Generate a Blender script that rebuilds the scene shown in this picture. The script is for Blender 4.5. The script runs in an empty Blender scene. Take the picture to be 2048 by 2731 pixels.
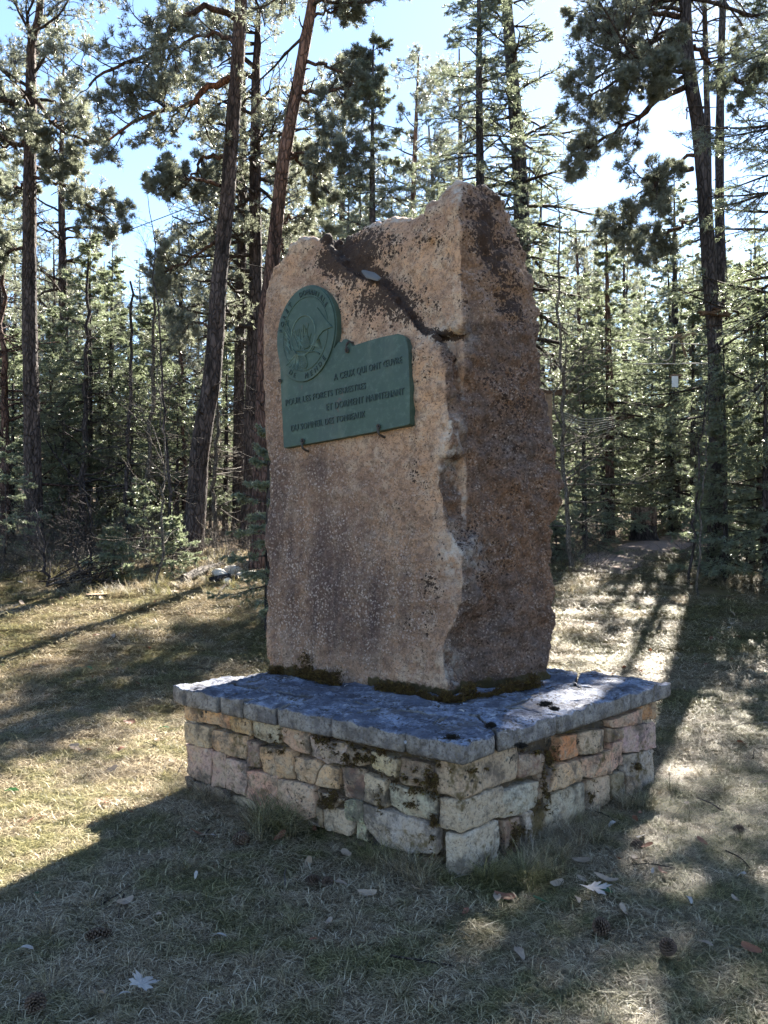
import bpy, bmesh, math, random
import numpy as np
from mathutils import Vector, noise

sc = bpy.context.scene
COL = sc.collection
R = math.radians

# ------------------------------------------------------------------ camera, sky, sun, exposure
F, CX, HY, EYE = 2250.0, 1024.0, 1400.0, 1.6
cam_d = bpy.data.cameras.new('camera')
cam = bpy.data.objects.new('camera', cam_d)
COL.objects.link(cam)
cam.location = (0, 0, EYE)
cam.rotation_euler = (R(90), 0, 0)
cam_d.sensor_fit = 'VERTICAL'
cam_d.sensor_height = 36
cam_d.lens = 36 * F / 2731
cam_d.shift_y = (HY - 1365.5) / 2731
cam_d.clip_start = .05
cam_d.clip_end = 3000
sc.camera = cam

SUN_AZ, SUN_EL = R(23.5), R(39)
world = bpy.data.worlds.new('World')
sc.world = world
world.use_nodes = True
wn = world.node_tree
wn.nodes.clear()
w_out = wn.nodes.new('ShaderNodeOutputWorld')
w_bg = wn.nodes.new('ShaderNodeBackground')
w_sky = wn.nodes.new('ShaderNodeTexSky')
w_sky.sky_type = 'NISHITA'
w_sky.sun_disc = False
w_sky.sun_elevation = SUN_EL
w_sky.sun_rotation = SUN_AZ
w_sky.altitude = 1000
w_sky.air_density = 1.0
w_sky.dust_density = .2
w_sky.ozone_density = 2.0
w_bg.inputs['Strength'].default_value = 0.05
wn.links.new(w_sky.outputs[0], w_bg.inputs[0])
wn.links.new(w_bg.outputs[0], w_out.inputs[0])

sun_d = bpy.data.lights.new('sun', 'SUN')
sun_d.energy = 5.0
sun_d.angle = R(.5)
sun_d.color = (1, .93, .82)
sun = bpy.data.objects.new('sun', sun_d)
COL.objects.link(sun)
SD = Vector((math.sin(SUN_AZ) * math.cos(SUN_EL), math.cos(SUN_AZ) * math.cos(SUN_EL), math.sin(SUN_EL)))
sun.rotation_euler = (-SD).to_track_quat('-Z', 'Y').to_euler()
sun.location = SD * 40

vs = sc.view_settings
vs.view_transform = 'Standard'
vs.look = 'None'
vs.exposure = 2.92
vs.gamma = 1
vs.use_curve_mapping = False
sc.cycles.max_bounces = 6
sc.cycles.diffuse_bounces = 3
sc.cycles.glossy_bounces = 2
sc.cycles.transmission_bounces = 3
sc.cycles.transparent_max_bounces = 4
sc.cycles.caustics_reflective = False
sc.cycles.caustics_refractive = False

# ------------------------------------------------------------------ helpers
def P(px, py, Y):
    return Vector(((px - CX) / F * Y, Y, EYE + (HY - py) / F * Y))

def px_of(p):
    return (CX + F * p[0] / p[1], HY - F * (p[2] - EYE) / p[1])

_gp = ([-40, 5.3, 7, 8.5, 10, 12, 14, 16, 20, 30, 60, 120, 400], [-.02, -.02, .08, .24, .46, .78, 1.03, 1.22, 1.42, 2.0, 6.5, 16.0, 30.0])
def ground_arr(x, y):
    x = np.asarray(x, float); y = np.asarray(y, float)
    z = np.interp(y, *_gp)
    z = z + .02 * np.sin(x * 1.3 + y * .7) * np.cos(y * 1.1 - x * .4) + .010 * np.sin(x * 4.1 + 1.7 * y) * np.sin(y * 3.7 - x)
    far = np.clip((y - 10) / 8, 0, 1)
    z = z + far * (.10 * np.sin(x * .6 + .8) * np.cos(y * .45) + .05 * np.sin(x * 1.9 + y))
    # slight mound round the plinth
    return z

def ground(x, y):
    return float(ground_arr(x, y))

def on_ground(px, py):
    lo, hi = 1.2, 60.0
    for y in np.linspace(1.2, 60, 1500):
        x = (px - CX) / F * y
        if ground(x, y) >= EYE + (HY - py) / F * y:
            hi = y; break
    x = (px - CX) / F * hi
    return Vector((x, hi, ground(x, hi)))

def tag(o, label=None, cat=None, group=None, kind=None):
    if label: o['label'] = label
    if cat: o['category'] = cat
    if group: o['group'] = group
    if kind: o['kind'] = kind
    return o

def empty(name, loc, rz=0, **k):
    o = bpy.data.objects.new(name, None)
    o.empty_display_size = .1
    o.location = loc
    o.rotation_euler = (0, 0, rz)
    COL.objects.link(o)
    return tag(o, **k)

def link(name, me, mat=None, parent=None, loc=None, **k):
    o = bpy.data.objects.new(name, me)
    COL.objects.link(o)
    if mat and not me.materials: me.materials.append(mat)
    if parent: o.parent = parent
    if loc is not None: o.location = loc
    return tag(o, **k)

def mesh_np(name, V, T, smooth=False, attr=None):
    """V (n,3), T (m,3) or (m,4) arrays -> mesh"""
    V = np.ascontiguousarray(V, dtype=np.float32); T = np.ascontiguousarray(T, dtype=np.int32)
    me = bpy.data.meshes.new(name)
    m, k = T.shape
    me.vertices.add(len(V)); me.vertices.foreach_set('co', V.ravel())
    me.loops.add(m * k); me.loops.foreach_set('vertex_index', T.ravel())
    me.polygons.add(m)
    me.polygons.foreach_set('loop_start', np.arange(0, m * k, k, dtype=np.int32))
    me.polygons.foreach_set('loop_total', np.full(m, k, dtype=np.int32))
    if smooth: me.polygons.foreach_set('use_smooth', np.ones(m, dtype=bool))
    if attr:
        for an, av in attr.items():
            a = me.attributes.new(an, 'FLOAT', 'POINT')
            a.data.foreach_set('value', np.ascontiguousarray(av, dtype=np.float32))
    me.update(calc_edges=True)
    return me

class Bag:
    def __init__(s): s.V = []; s.T = []; s.A = []; s.n = 0
    def add(s, V, T, a=None):
        if len(V) == 0: return
        s.V.append(np.asarray(V, float)); s.T.append(np.asarray(T) + s.n); s.n += len(V)
        s.A.append(np.full(len(V), .5) if a is None else np.asarray(a))
    def mesh(s, name, smooth=False, origin=None):
        V = np.concatenate(s.V)
        if origin is not None: V = V - np.asarray(origin)
        return mesh_np(name, V, np.concatenate(s.T), smooth, {'tint': np.concatenate(s.A)})

def unit(a):
    return a / np.maximum(np.linalg.norm(a, axis=-1, keepdims=True), 1e-9)

def tubes(bag, pts, rad, S=3, cap=False):
    """pts (N,K,3), rad (N,K): N tubes of quads split in triangles"""
    pts = np.asarray(pts, float); rad = np.asarray(rad, float)
    if pts.ndim == 2: pts = pts[None]; rad = rad[None]
    N, K, _ = pts.shape
    tan = np.empty_like(pts)
    tan[:, 1:-1] = pts[:, 2:] - pts[:, :-2]; tan[:, 0] = pts[:, 1] - pts[:, 0]; tan[:, -1] = pts[:, -1] - pts[:, -2]
    tan = unit(tan)
    mean = unit(pts[:, -1] - pts[:, 0])
    ref = np.where(np.abs(mean[:, 2:3]) > .8, np.array([[1., 0, 0]]), np.array([[0, 0, 1.]]))[:, None, :]
    u = unit(np.cross(tan, ref)); v = np.cross(tan, u)
    a = np.arange(S) / S * 2 * np.pi
    V = pts[:, :, None, :] + rad[:, :, None, None] * (np.cos(a)[None, None, :, None] * u[:, :, None, :] + np.sin(a)[None, None, :, None] * v[:, :, None, :])
    V = V.reshape(-1, 3)
    k, s = np.meshgrid(np.arange(K - 1), np.arange(S), indexing='ij')
    s2 = (s + 1) % S
    q = np.stack([k * S + s, k * S + s2, (k + 1) * S + s2, (k + 1) * S + s], -1).reshape(-1, 4)
    t = np.concatenate([q[:, [0, 1, 2]], q[:, [0, 2, 3]]])
    T = (t[None] + (np.arange(N) * K * S)[:, None, None]).reshape(-1, 3)
    if cap:
        fan = np.array([[0, i, i + 1] for i in range(1, S - 1)])
        T = np.concatenate([T, fan, fan[:, ::-1] + (K - 1) * S])
    bag.add(V, T)
    return V

def smooth_path(pts, n):
    """Catmull-Rom resample of (k,3[+])"""
    p = np.asarray(pts, float)
    if len(p) == 2: return p[0] + (p[1] - p[0]) * np.linspace(0, 1, n)[:, None]
    q = np.vstack([2 * p[0] - p[1], p, 2 * p[-1] - p[-2]])
    seg = np.linalg.norm(np.diff(p, axis=0), axis=1); cum = np.r_[0, np.cumsum(seg)]
    out = []
    for s in np.linspace(0, cum[-1], n):
        i = min(np.searchsorted(cum, s, side='right') - 1, len(p) - 2); i = max(i, 0)
        t = (s - cum[i]) / max(seg[i], 1e-9)
        a, b, c, d = q[i], q[i + 1], q[i + 2], q[i + 3]
        out.append(.5 * ((2 * b) + (c - a) * t + (2 * a - 5 * b + 4 * c - d) * t * t + (3 * b - a - 3 * c + d) * t ** 3))
    return np.array(out)

def grow(rng, P0, D, L, K, droop=0., wander=.15, lift=0.):
    P0 = np.asarray(P0, float); d = unit(np.asarray(D, float)); N = len(P0)
    pts = [P0]
    st = (np.asarray(L, float) / (K - 1)).reshape(-1, 1)
    for k in range(1, K):
        f = k / (K - 1)
        d = d + rng.normal(0, wander, (N, 3))
        d[:, 2] += -droop * (1 - f) + lift * f
        d = unit(d)
        pts.append(pts[-1] + d * st)
    return np.stack(pts, 1)

def kids(rng, pts, rad, m, t0, t1, ang, planar=False):
    N, K, _ = pts.shape
    t = (rng.uniform(t0, t1, (N, m)))
    f = t * (K - 1); i = np.minimum(f.astype(int), K - 2); w = (f - i)[..., None]
    n = np.arange(N)[:, None]
    p = pts[n, i] * (1 - w) + pts[n, i + 1] * w
    tan = unit(pts[n, i + 1] - pts[n, i])
    r = rad[n, i] * (1 - w[..., 0]) + rad[n, i + 1] * w[..., 0]
    if planar:
        side = unit(np.cross(tan, np.array([0, 0, 1.])))
        sg = np.where(np.arange(m) % 2 == 0, 1., -1.)[None, :, None]
        perp = unit(side * sg + rng.normal(0, .22, p.shape))
    else:
        perp = unit(np.cross(tan, rng.normal(0, 1, p.shape)))
    a = (ang + rng.normal(0, .12, t.shape))[..., None]
    d = unit(np.cos(a) * tan + np.sin(a) * perp)
    return p.reshape(-1, 3), d.reshape(-1, 3), t.ravel(), r.ravel()

def needles(bag, rng, p, d, n, ln, wd, a0, a1):
    """n pointed needles at each point"""
    N = len(p)
    if N == 0: return
    p = np.repeat(p, n, 0); d = np.repeat(d, n, 0)
    perp = unit(np.cross(d, rng.normal(0, 1, p.shape)))
    a = rng.uniform(a0, a1, (N * n, 1))
    q = unit(np.cos(a) * d + np.sin(a) * perp)
    s = unit(np.cross(q, rng.normal(0, 1, p.shape)))
    L = (ln * rng.uniform(.7, 1.25, (N * n, 1))); W = wd * .5
    b = p + q * L * .04
    V = np.stack([b + s * W, p + q * L, b - s * W], 1).reshape(-1, 3)
    T = np.arange(N * n * 3).reshape(-1, 3)
    tint = np.repeat(np.repeat(rng.uniform(0, 1, N), n) * .6 + rng.uniform(0, .4, N * n), 3)
    bag.add(V, T, tint)

# ------------------------------------------------------------------ materials
class NT:
    def __init__(s, name):
        s.m = bpy.data.materials.new(name); s.m.use_nodes = True
        s.t = s.m.node_tree; s.t.nodes.clear()
        s.out = s.n('ShaderNodeOutputMaterial')
        s.b = s.n('ShaderNodeBsdfPrincipled')
        s.l(s.b.outputs[0], s.out.inputs[0])
        s.tc = s.n('ShaderNodeTexCoord')
        s.geo = s.n('ShaderNodeNewGeometry')
    def n(s, t, **k):
        o = s.t.nodes.new(t)
        for a, b in k.items(): setattr(o, a, b)
        return o
    def l(s, a, b): s.t.links.new(a, b)
    def noise(s, scale, detail=4, rough=.55, vec=None, dist=0, stretch=None):
        o = s.n('ShaderNodeTexNoise'); o.inputs['Scale'].default_value = scale
        o.inputs['Detail'].default_value = detail; o.inputs['Roughness'].default_value = rough
        o.inputs['Distortion'].default_value = dist
        v = vec or s.tc.outputs['Object']
        if stretch:
            mp = s.n('ShaderNodeMapping'); mp.inputs['Scale'].default_value = stretch
            s.l(v, mp.inputs[0]); v = mp.outputs[0]
        s.l(v, o.inputs['Vector'])
        return o.outputs['Fac']
    def vor(s, scale, feature='F1', vec=None, out='Distance', rnd=1):
        o = s.n('ShaderNodeTexVoronoi', feature=feature); o.inputs['Scale'].default_value = scale
        o.inputs['Randomness'].default_value = rnd
        s.l(vec or s.tc.outputs['Object'], o.inputs['Vector'])
        return o.outputs[out]
    def ramp(s, fac, stops, interp='LINEAR'):
        o = s.n('ShaderNodeValToRGB'); o.color_ramp.interpolation = interp
        e = o.color_ramp.elements
        while len(e) < len(stops): e.new(.5)
        for i, (p, c) in enumerate(stops):
            e[i].position = p; e[i].color = (*c, 1) if isinstance(c, (tuple, list)) else (c, c, c, 1)
        s.l(fac, o.inputs[0]); return o.outputs[0]
    def mix(s, f, a, b, mode='MIX'):
        o = s.n('ShaderNodeMix', data_type='RGBA', blend_type=mode)
        for i, v in ((0, f), (6, a), (7, b)):
            if hasattr(v, 'links') or isinstance(v, bpy.types.NodeSocket): s.l(v, o.inputs[i])
            elif isinstance(v, (tuple, list)): o.inputs[i].default_value = (*v, 1)
            else: o.inputs[i].default_value = v
        return o.outputs[2]
    def math(s, op, a, b=0, clamp=False):
        o = s.n('ShaderNodeMath', operation=op); o.use_clamp = clamp
        for i, v in enumerate((a, b)):
            if isinstance(v, bpy.types.NodeSocket): s.l(v, o.inputs[i])
            else: o.inputs[i].default_value = v
        return o.outputs[0]
    def attr(s, name, out='Fac'):
        o = s.n('ShaderNodeAttribute', attribute_name=name); return o.outputs[out]
    def bump(s, h, st=.4, d=.01):
        o = s.n('ShaderNodeBump'); o.inputs['Strength'].default_value = st; o.inputs['Distance'].default_value = d
        s.l(h, o.inputs['Height']); s.l(o.outputs[0], s.b.inputs['Normal'])
    def col(s, c):
        if isinstance(c, bpy.types.NodeSocket): s.l(c, s.b.inputs['Base Color'])
        else: s.b.inputs['Base Color'].default_value = (*c, 1)
    def set(s, **k):
        for a, v in k.items(): s.b.inputs[a.replace('_', ' ')].default_value = v
        return s
    def translucent(s, col, f):
        tr = s.n('ShaderNodeBsdfTranslucent'); mx = s.n('ShaderNodeMixShader')
        if isinstance(col, bpy.types.NodeSocket): s.l(col, tr.inputs[0])
        else: tr.inputs[0].default_value = (*col, 1)
        mx.inputs[0].default_value = f
        s.l(s.b.outputs[0], mx.inputs[1]); s.l(tr.outputs[0], mx.inputs[2]); s.l(mx.outputs[0], s.out.inputs[0])

def m_needle(name, c0, c1, tr, f=.35, rough=.42, spec=.6):
    t = NT(name)
    c = t.ramp(t.attr('tint'), [(0, c0), (1, c1)])
    oi = t.n('ShaderNodeObjectInfo')
    c = t.mix(t.math('MULTIPLY', oi.outputs['Random'], .35), c, tuple(x * .6 for x in c0))
    t.col(c); t.set(Roughness=rough, Specular_IOR_Level=spec)
    t.translucent(tr, f)
    return t.m

def m_bark(name, low, high, z0=3., z1=9., sc_=1., contrast=.45):
    t = NT(name)
    n1 = t.noise(7 * sc_, 6, .7, stretch=(1, 1, .22), dist=.4)
    v = t.vor(26 * sc_, 'DISTANCE_TO_EDGE', vec=None)
    n2 = t.noise(30 * sc_, 3, .6, stretch=(1, 1, .35))
    sep = t.n('ShaderNodeSeparateXYZ'); t.l(t.tc.outputs['Object'], sep.inputs[0])
    mr = t.n('ShaderNodeMapRange'); mr.inputs[1].default_value = z0; mr.inputs[2].default_value = z1
    t.l(sep.outputs[2], mr.inputs[0])
    hm = t.math('ADD', mr.outputs[0], t.math('MULTIPLY', t.math('SUBTRACT', t.noise(1.5, 3), .5), .8), True)
    base = t.mix(hm, low, high)
    dark = t.ramp(n1, [(.38, contrast * .6), (.56, 1.15)])
    c = t.mix(1., base, dark, 'MULTIPLY')
    c = t.mix(t.ramp(n2, [(.55, 0.), (.75, .5)]), c, tuple(min(1, x * 1.9 + .04) for x in low))
    mp = t.n('ShaderNodeMapping'); mp.inputs['Scale'].default_value = (1, 1, .32); t.l(t.tc.outputs['Object'], mp.inputs[0])
    wn_ = t.n('ShaderNodeTexNoise'); wn_.inputs['Scale'].default_value = 9; t.l(mp.outputs[0], wn_.inputs['Vector'])
    av = t.n('ShaderNodeVectorMath', operation='MULTIPLY_ADD'); t.l(wn_.outputs['Color'], av.inputs[0]); av.inputs[1].default_value = (.10, .10, .10); t.l(mp.outputs[0], av.inputs[2])
    pv = t.vor(17 * sc_, 'DISTANCE_TO_EDGE', av.outputs[0])
    crack = t.ramp(pv, [(0., .28), (.16, 1.)])
    c = t.mix(.85, c, t.mix(1., c, crack, 'MULTIPLY'))
    n1 = t.math('ADD', n1, t.math('MULTIPLY', crack, .6))
    t.col(c); t.set(Roughness=.85, Specular_IOR_Level=.25)
    h = t.math('ADD', n1, t.math('MULTIPLY', n2, .4))
    t.bump(h, 1., .05)
    return t.m

M = {}
M['pine_needle'] = m_needle('pine_needles', (.058, .070, .058), (.235, .25, .20), (.30, .32, .225), .42, .34, 1.0)
M['spruce_needle'] = m_needle('spruce_needles', (.052, .070, .054), (.23, .25, .19), (.28, .32, .20), .42, .34, 1.0)
M['fir_needle'] = m_needle('young_fir_needles', (.062, .088, .058), (.25, .275, .20), (.31, .36, .215), .42, .34, 1.0)
M['bark_pine'] = m_bark('pine_bark', (.085, .066, .062), (.17, .100, .070), 4.5, 12)
M['bark_red'] = m_bark('red_pine_bark', (.11, .068, .058), (.20, .105, .070), 1, 9)
M['bark_grey'] = m_bark('grey_bark', (.075, .062, .062), (.085, .068, .062), 3, 20)
M['twig'] = m_bark('twig_bark', (.090, .070, .058), (.12, .08, .06), 1, 20, 2.)
M['limb'] = m_bark('orange_limb_bark', (.15, .085, .058), (.15, .085, .058), 1, 20, 2.)
M['limbred'] = m_bark('red_limb_bark', (.30, .12, .055), (.30, .12, .055), 1, 20, 2.)
M['bare'] = m_bark('bare_sapling_bark', (.20, .175, .15), (.24, .21, .18), 1, 20, 3., .6)
M['dead'] = m_bark('dead_wood', (.22, .19, .165), (.24, .2, .18), 1, 20, 3., .6)

def m_stone():
    t = NT('monolith_stone')
    o = t.tc.outputs['Object']
    big = t.noise(1.6, 5, .6)
    mid = t.noise(9, 5, .65)
    fine = t.noise(55, 4, .7)
    warm = t.mix(t.ramp(big, [(.4, 0.), (.6, 1.)]), (.62, .375, .225), (.42, .258, .170))
    warm = t.mix(t.ramp(mid, [(.48, 0.), (.58, .8)]), warm, (.60, .43, .30))
    pt = t.ramp(t.noise(21, 6, .8, dist=.5), [(.47, 0.), (.58, .65)])
    warm = t.mix(pt, warm, (.17, .105, .072))
    stain = t.attr('stain')
    streak = t.noise(9, 4, .6, stretch=(1, 1, .13))
    sf = t.math('MULTIPLY', stain, t.ramp(streak, [(.25, .45), (.65, 1.)]), True)
    warm = t.mix(sf, warm, (.105, .068, .060))
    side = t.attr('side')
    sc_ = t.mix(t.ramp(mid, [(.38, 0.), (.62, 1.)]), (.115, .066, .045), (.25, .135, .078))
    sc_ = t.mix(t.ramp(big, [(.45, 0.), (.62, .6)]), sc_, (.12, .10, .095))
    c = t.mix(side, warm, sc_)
    wob = t.n('ShaderNodeVectorMath', operation='ADD')
    nz = t.n('ShaderNodeTexNoise'); nz.inputs['Scale'].default_value = 40; t.l(o, nz.inputs['Vector'])
    scl = t.n('ShaderNodeVectorMath', operation='SCALE'); scl.inputs['Scale'].default_value = .022
    t.l(nz.outputs['Color'], scl.inputs[0]); t.l(o, wob.inputs[0]); t.l(scl.outputs[0], wob.inputs[1])
    gr = t.vor(64, 'F1', wob.outputs[0])
    gcol = t.vor(64, 'F1', wob.outputs[0], 'Color')
    grain = t.ramp(gr, [(.30, 1.), (.55, 0.)])
    gsel = t.ramp(gcol, [(.30, 0.), (.55, 1.)])
    gamt = t.math('MULTIPLY', t.math('MULTIPLY', grain, gsel), t.math('ADD', t.math('MULTIPLY', stain, .95), .10), True)
    gamt = t.math('MULTIPLY', gamt, t.ramp(t.noise(7, 5, .7, dist=.8), [(.40, .15), (.60, 1.)]))
    c = t.mix(gamt, c, (.58, .46, .39))
    dark = t.ramp(fine, [(.38, .30), (.53, 1.)])
    c = t.mix(t.math('ADD', t.math('MULTIPLY', stain, .6), t.math('MULTIPLY', side, .6), True), c, t.mix(1., c, dark, 'MULTIPLY'))
    freck = t.ramp(t.noise(75, 3, .7), [(.57, 0.), (.63, .8)])
    c = t.mix(freck, c, (.10, .065, .045))
    # pale edges / calcite
    pale = t.attr('pale')
    pn = t.ramp(t.noise(16, 5, .7), [(.42, 0.), (.60, 1.)])
    c = t.mix(t.math('MULTIPLY', pale, pn, True), c, (.56, .51, .45))
    # black lichen, and the dark band above the ledge
    lich = t.attr('lichen')
    w2 = t.n('ShaderNodeVectorMath', operation='SCALE'); w2.inputs['Scale'].default_value = .018
    nz2 = t.n('ShaderNodeTexNoise'); nz2.inputs['Scale'].default_value = 70; nz2.inputs['Detail'].default_value = 4; t.l(o, nz2.inputs['Vector'])
    ad2 = t.n('ShaderNodeVectorMath', operation='ADD'); t.l(nz2.outputs['Color'], w2.inputs[0]); t.l(o, ad2.inputs[0]); t.l(w2.outputs[0], ad2.inputs[1])
    v1 = t.vor(48, 'F1', ad2.outputs[0]); v1c = t.vor(48, 'F1', ad2.outputs[0], 'Color')
    v2 = t.vor(95, 'F1', ad2.outputs[0]); v2c = t.vor(95, 'F1', ad2.outputs[0], 'Color')
    pat = t.noise(9, 4, .6)
    dens = t.math('ADD', lich, t.math('MULTIPLY', t.math('SUBTRACT', pat, .5), 1.5))
    r1 = t.math('MULTIPLY', t.math('SUBTRACT', t.math('MULTIPLY', dens, 1.25), v1c), .95)
    r2_ = t.math('MULTIPLY', t.math('SUBTRACT', t.math('MULTIPLY', dens, 1.1), v2c), .95)
    l1 = t.math('MULTIPLY', t.math('SUBTRACT', t.math('MINIMUM', r1, .85), v1), 18, True)
    l2 = t.math('MULTIPLY', t.math('SUBTRACT', t.math('MINIMUM', r2_, .7), v2), 16, True)
    lm = t.math('MULTIPLY', t.math('MAXIMUM', l1, l2), .92)
    c = t.mix(lm, c, t.mix(fine, (.014, .008, .006), (.052, .030, .022)))
    # moss at the foot
    moss = t.attr('moss')
    mm = t.math('MULTIPLY', t.math('SUBTRACT', t.math('ADD', moss, t.math('MULTIPLY', t.math('SUBTRACT', t.noise(14, 4), .5), 1.3)), .55), 6, True)
    c = t.mix(mm, c, t.mix(fine, (.035, .028, .014), (.10, .070, .025)))
    t.col(c); t.set(Roughness=.88, Specular_IOR_Level=.3)
    h = t.math('ADD', t.math('MULTIPLY', mid, 1.2), t.math('ADD', fine, t.math('MULTIPLY', gamt, .35)))
    h = t.math('ADD', h, t.math('MULTIPLY', t.noise(140, 2), .4))
    t.bump(h, 1., .016)
    return t.m
M['stone'] = m_stone()

def m_block(name, base2, moss_amt=.0, lich=.5, wht=.45):
    t = NT(name)
    oi = t.n('ShaderNodeObjectInfo')
    w = t.geo.outputs['Position']
    mid = t.noise(11, 5, .65, vec=w); fine = t.noise(60, 4, .7, vec=w); big = t.noise(3.3, 3, .5, vec=w)
    c = t.mix(t.ramp(mid, [(.38, 0.), (.62, .8)]), oi.outputs['Color'], base2)
    c = t.mix(t.ramp(fine, [(.36, .55), (.50, 0.)]), c, (.085, .070, .055))
    lv = t.math('ADD', t.math('MULTIPLY', t.noise(42, 3, .65, vec=w), .7), t.math('MULTIPLY', t.noise(5, 2, vec=w), .4))
    lm = t.math('MULTIPLY', t.math('SUBTRACT', lv, .69 - .12 * lich), 14, True)
    c = t.mix(lm, c, (.040, .034, .028))
    wm = t.ramp(t.noise(19, 5, .75, vec=w, dist=.8), [(.56, 0.), (.68, wht)])
    c = t.mix(wm, c, (.52, .475, .40) if moss_amt else (.47, .48, .50))
    sk = t.ramp(t.noise(6, 5, .7, vec=w), [(.38, .75), (.50, 0.)])
    c = t.mix(sk, c, (.075, .062, .052))
    if moss_amt:
        mo = t.ramp(t.math('ADD', t.math('MULTIPLY', big, .6), t.math('MULTIPLY', t.noise(22, 4, .6, vec=w), .45)), [(.56, 0.), (.64, moss_amt)])
        c = t.mix(mo, c, t.mix(fine, (.05, .028, .010), (.14, .10, .028)))
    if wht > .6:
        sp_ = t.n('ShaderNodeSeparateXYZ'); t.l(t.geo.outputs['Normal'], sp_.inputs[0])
        ss = t.ramp(sp_.outputs[2], [(.30, 1.), (.62, 0.)])  # blue skylight painted on upward faces only, sides go warm grey
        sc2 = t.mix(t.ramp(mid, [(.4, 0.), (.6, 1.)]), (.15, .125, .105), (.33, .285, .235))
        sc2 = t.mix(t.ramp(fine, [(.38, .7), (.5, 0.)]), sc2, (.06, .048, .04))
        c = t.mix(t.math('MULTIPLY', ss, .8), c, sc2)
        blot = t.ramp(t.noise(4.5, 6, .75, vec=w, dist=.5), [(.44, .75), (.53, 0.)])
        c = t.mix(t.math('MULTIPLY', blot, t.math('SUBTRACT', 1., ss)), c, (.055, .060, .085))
    t.col(c); t.set(Roughness=.9, Specular_IOR_Level=.3)
    t.bump(t.math('ADD', mid, t.math('ADD', t.math('MULTIPLY', fine, .8), t.math('MULTIPLY', t.noise(150, 2, vec=w), .4))), 1., .014)
    return t.m
M['block'] = m_block('plinth_stone', (.47, .35, .235), .8, .42)
M['cap'] = m_block('sky_tinted_cap_stone', (.34, .37, .45), .0, .95, .85)  # grey limestone with the blue of the sky put into its colour
M['mortar'] = m_block('earthy_mortar', (.10, .07, .04), 1.0, .8)

def m_simple(name, c, rough=.7, var=.35, scale=20, metal=0, spec=.4, bump=.3):
    t = NT(name)
    n = t.noise(scale, 4, .6)
    t.col(t.mix(t.ramp(n, [(.3, 0.), (.7, 1.)]), tuple(x * (1 - var) for x in c), tuple(min(1, x * (1 + var)) for x in c)))
    t.set(Roughness=rough, Metallic=metal, Specular_IOR_Level=spec)
    if bump: t.bump(n, bump, .01)
    return t.m
M['iron'] = m_simple('rusty_iron', (.045, .036, .030), .6, .5, 60)
M['plank'] = m_simple('weathered_plank', (.22, .15, .10), .8, .35, 14)
M['wetplank'] = m_simple('dark_brown_plank', (.10, .060, .038), .8, .4, 14)
M['rope'] = m_simple('pale_rope', (.42, .38, .33), .8, .2, 40)
M['white'] = m_simple('white_sheet', (.72, .73, .74), .5, .06, 8, bump=0)
M['pebble'] = m_simple('pale_rubble', (.42, .38, .33), .85, .35, 9)
M['flake'] = m_simple('grey_flake', (.12, .115, .11), .85, .12, 9)
M['mosscap'] = m_simple('black_dried_moss', (.022, .018, .014), .9, .4, 40)
M['cone'] = m_simple('cone_brown', (.10, .065, .045), .7, .5, 30)
M['stumpbark'] = M['bark_grey']
M['endgrain'] = m_simple('cut_wood', (.34, .24, .17), .8, .4, 18)

def m_plaque():
    t = NT('green_painted_iron')
    n = t.noise(6, 5, .6); f = t.noise(45, 4, .6)
    c = t.mix(t.ramp(n, [(.3, 0.), (.7, 1.)]), (.024, .050, .036), (.044, .080, .053))
    c = t.mix(t.ramp(t.noise(5, 5, .6, stretch=(1, 1, .2)), [(.58, 0.), (.75, .45)]), c, (.16, .17, .12))
    c = t.mix(t.ramp(t.math('ADD', t.math('MULTIPLY', t.noise(7, 4), .6), t.math('MULTIPLY', f, .4)), [(.63, 0.), (.68, .9)]), c, (.15, .055, .03))
    c = t.mix(t.ramp(t.noise(3.3, 5, .7), [(.45, 0.), (.7, .55)]), c, (.030, .050, .048))
    c = t.mix(t.ramp(t.noise(24, 5, .75), [(.52, 0.), (.70, .35)]), c, (.12, .17, .14))
    t.col(c); t.set(Roughness=.55, Specular_IOR_Level=.5)
    t.bump(f, .15, .004)
    return t.m
M['plaque'] = m_plaque()
M['relief'] = m_simple('lighter_green_relief', (.085, .13, .10), .5, .35, 30, bump=.1)  # ring and needle relief in a lighter green than the plate
M['letter'] = m_simple('dark_raised_paint', (.022, .040, .036), .5, .35, 30, bump=.1)

def m_ground():
    t = NT('dry_lawn_soil')
    w = t.geo.outputs['Position']
    n = t.noise(1.1, 5, .6, vec=w); m = t.noise(14, 5, .7, vec=w); f = t.noise(90, 4, .7, vec=w)
    straw = t.mix(m, (.07, .050, .030), (.30, .23, .13))
    moss = t.mix(m, (.04, .038, .014), (.20, .17, .045))
    c = t.mix(t.ramp(t.math('ADD', t.math('MULTIPLY', n, .7), t.math('MULTIPLY', t.noise(5, 3, vec=w), .3)), [(.42, 0.), (.58, .85)]), straw, moss)
    c = t.mix(t.ramp(f, [(.38, .7), (.55, 0.)]), c, (.035, .028, .018))
    # needle litter under the trees
    sep = t.n('ShaderNodeSeparateXYZ'); t.l(w, sep.inputs[0])
    mr = t.n('ShaderNodeMapRange'); mr.inputs[1].default_value = 11; mr.inputs[2].default_value = 15
    t.l(sep.outputs[1], mr.inputs[0])
    lit = t.mix(f, (.075, .052, .036), (.30, .23, .16))
    c = t.mix(t.math('ADD', mr.outputs[0], t.math('MULTIPLY', t.math('SUBTRACT', n, .5), 1.), True), c, lit)
    t.col(c); t.set(Roughness=.95, Specular_IOR_Level=.15)
    t.bump(t.math('ADD', m, f), 1., .02)
    return t.m
M['ground'] = m_ground()

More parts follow.
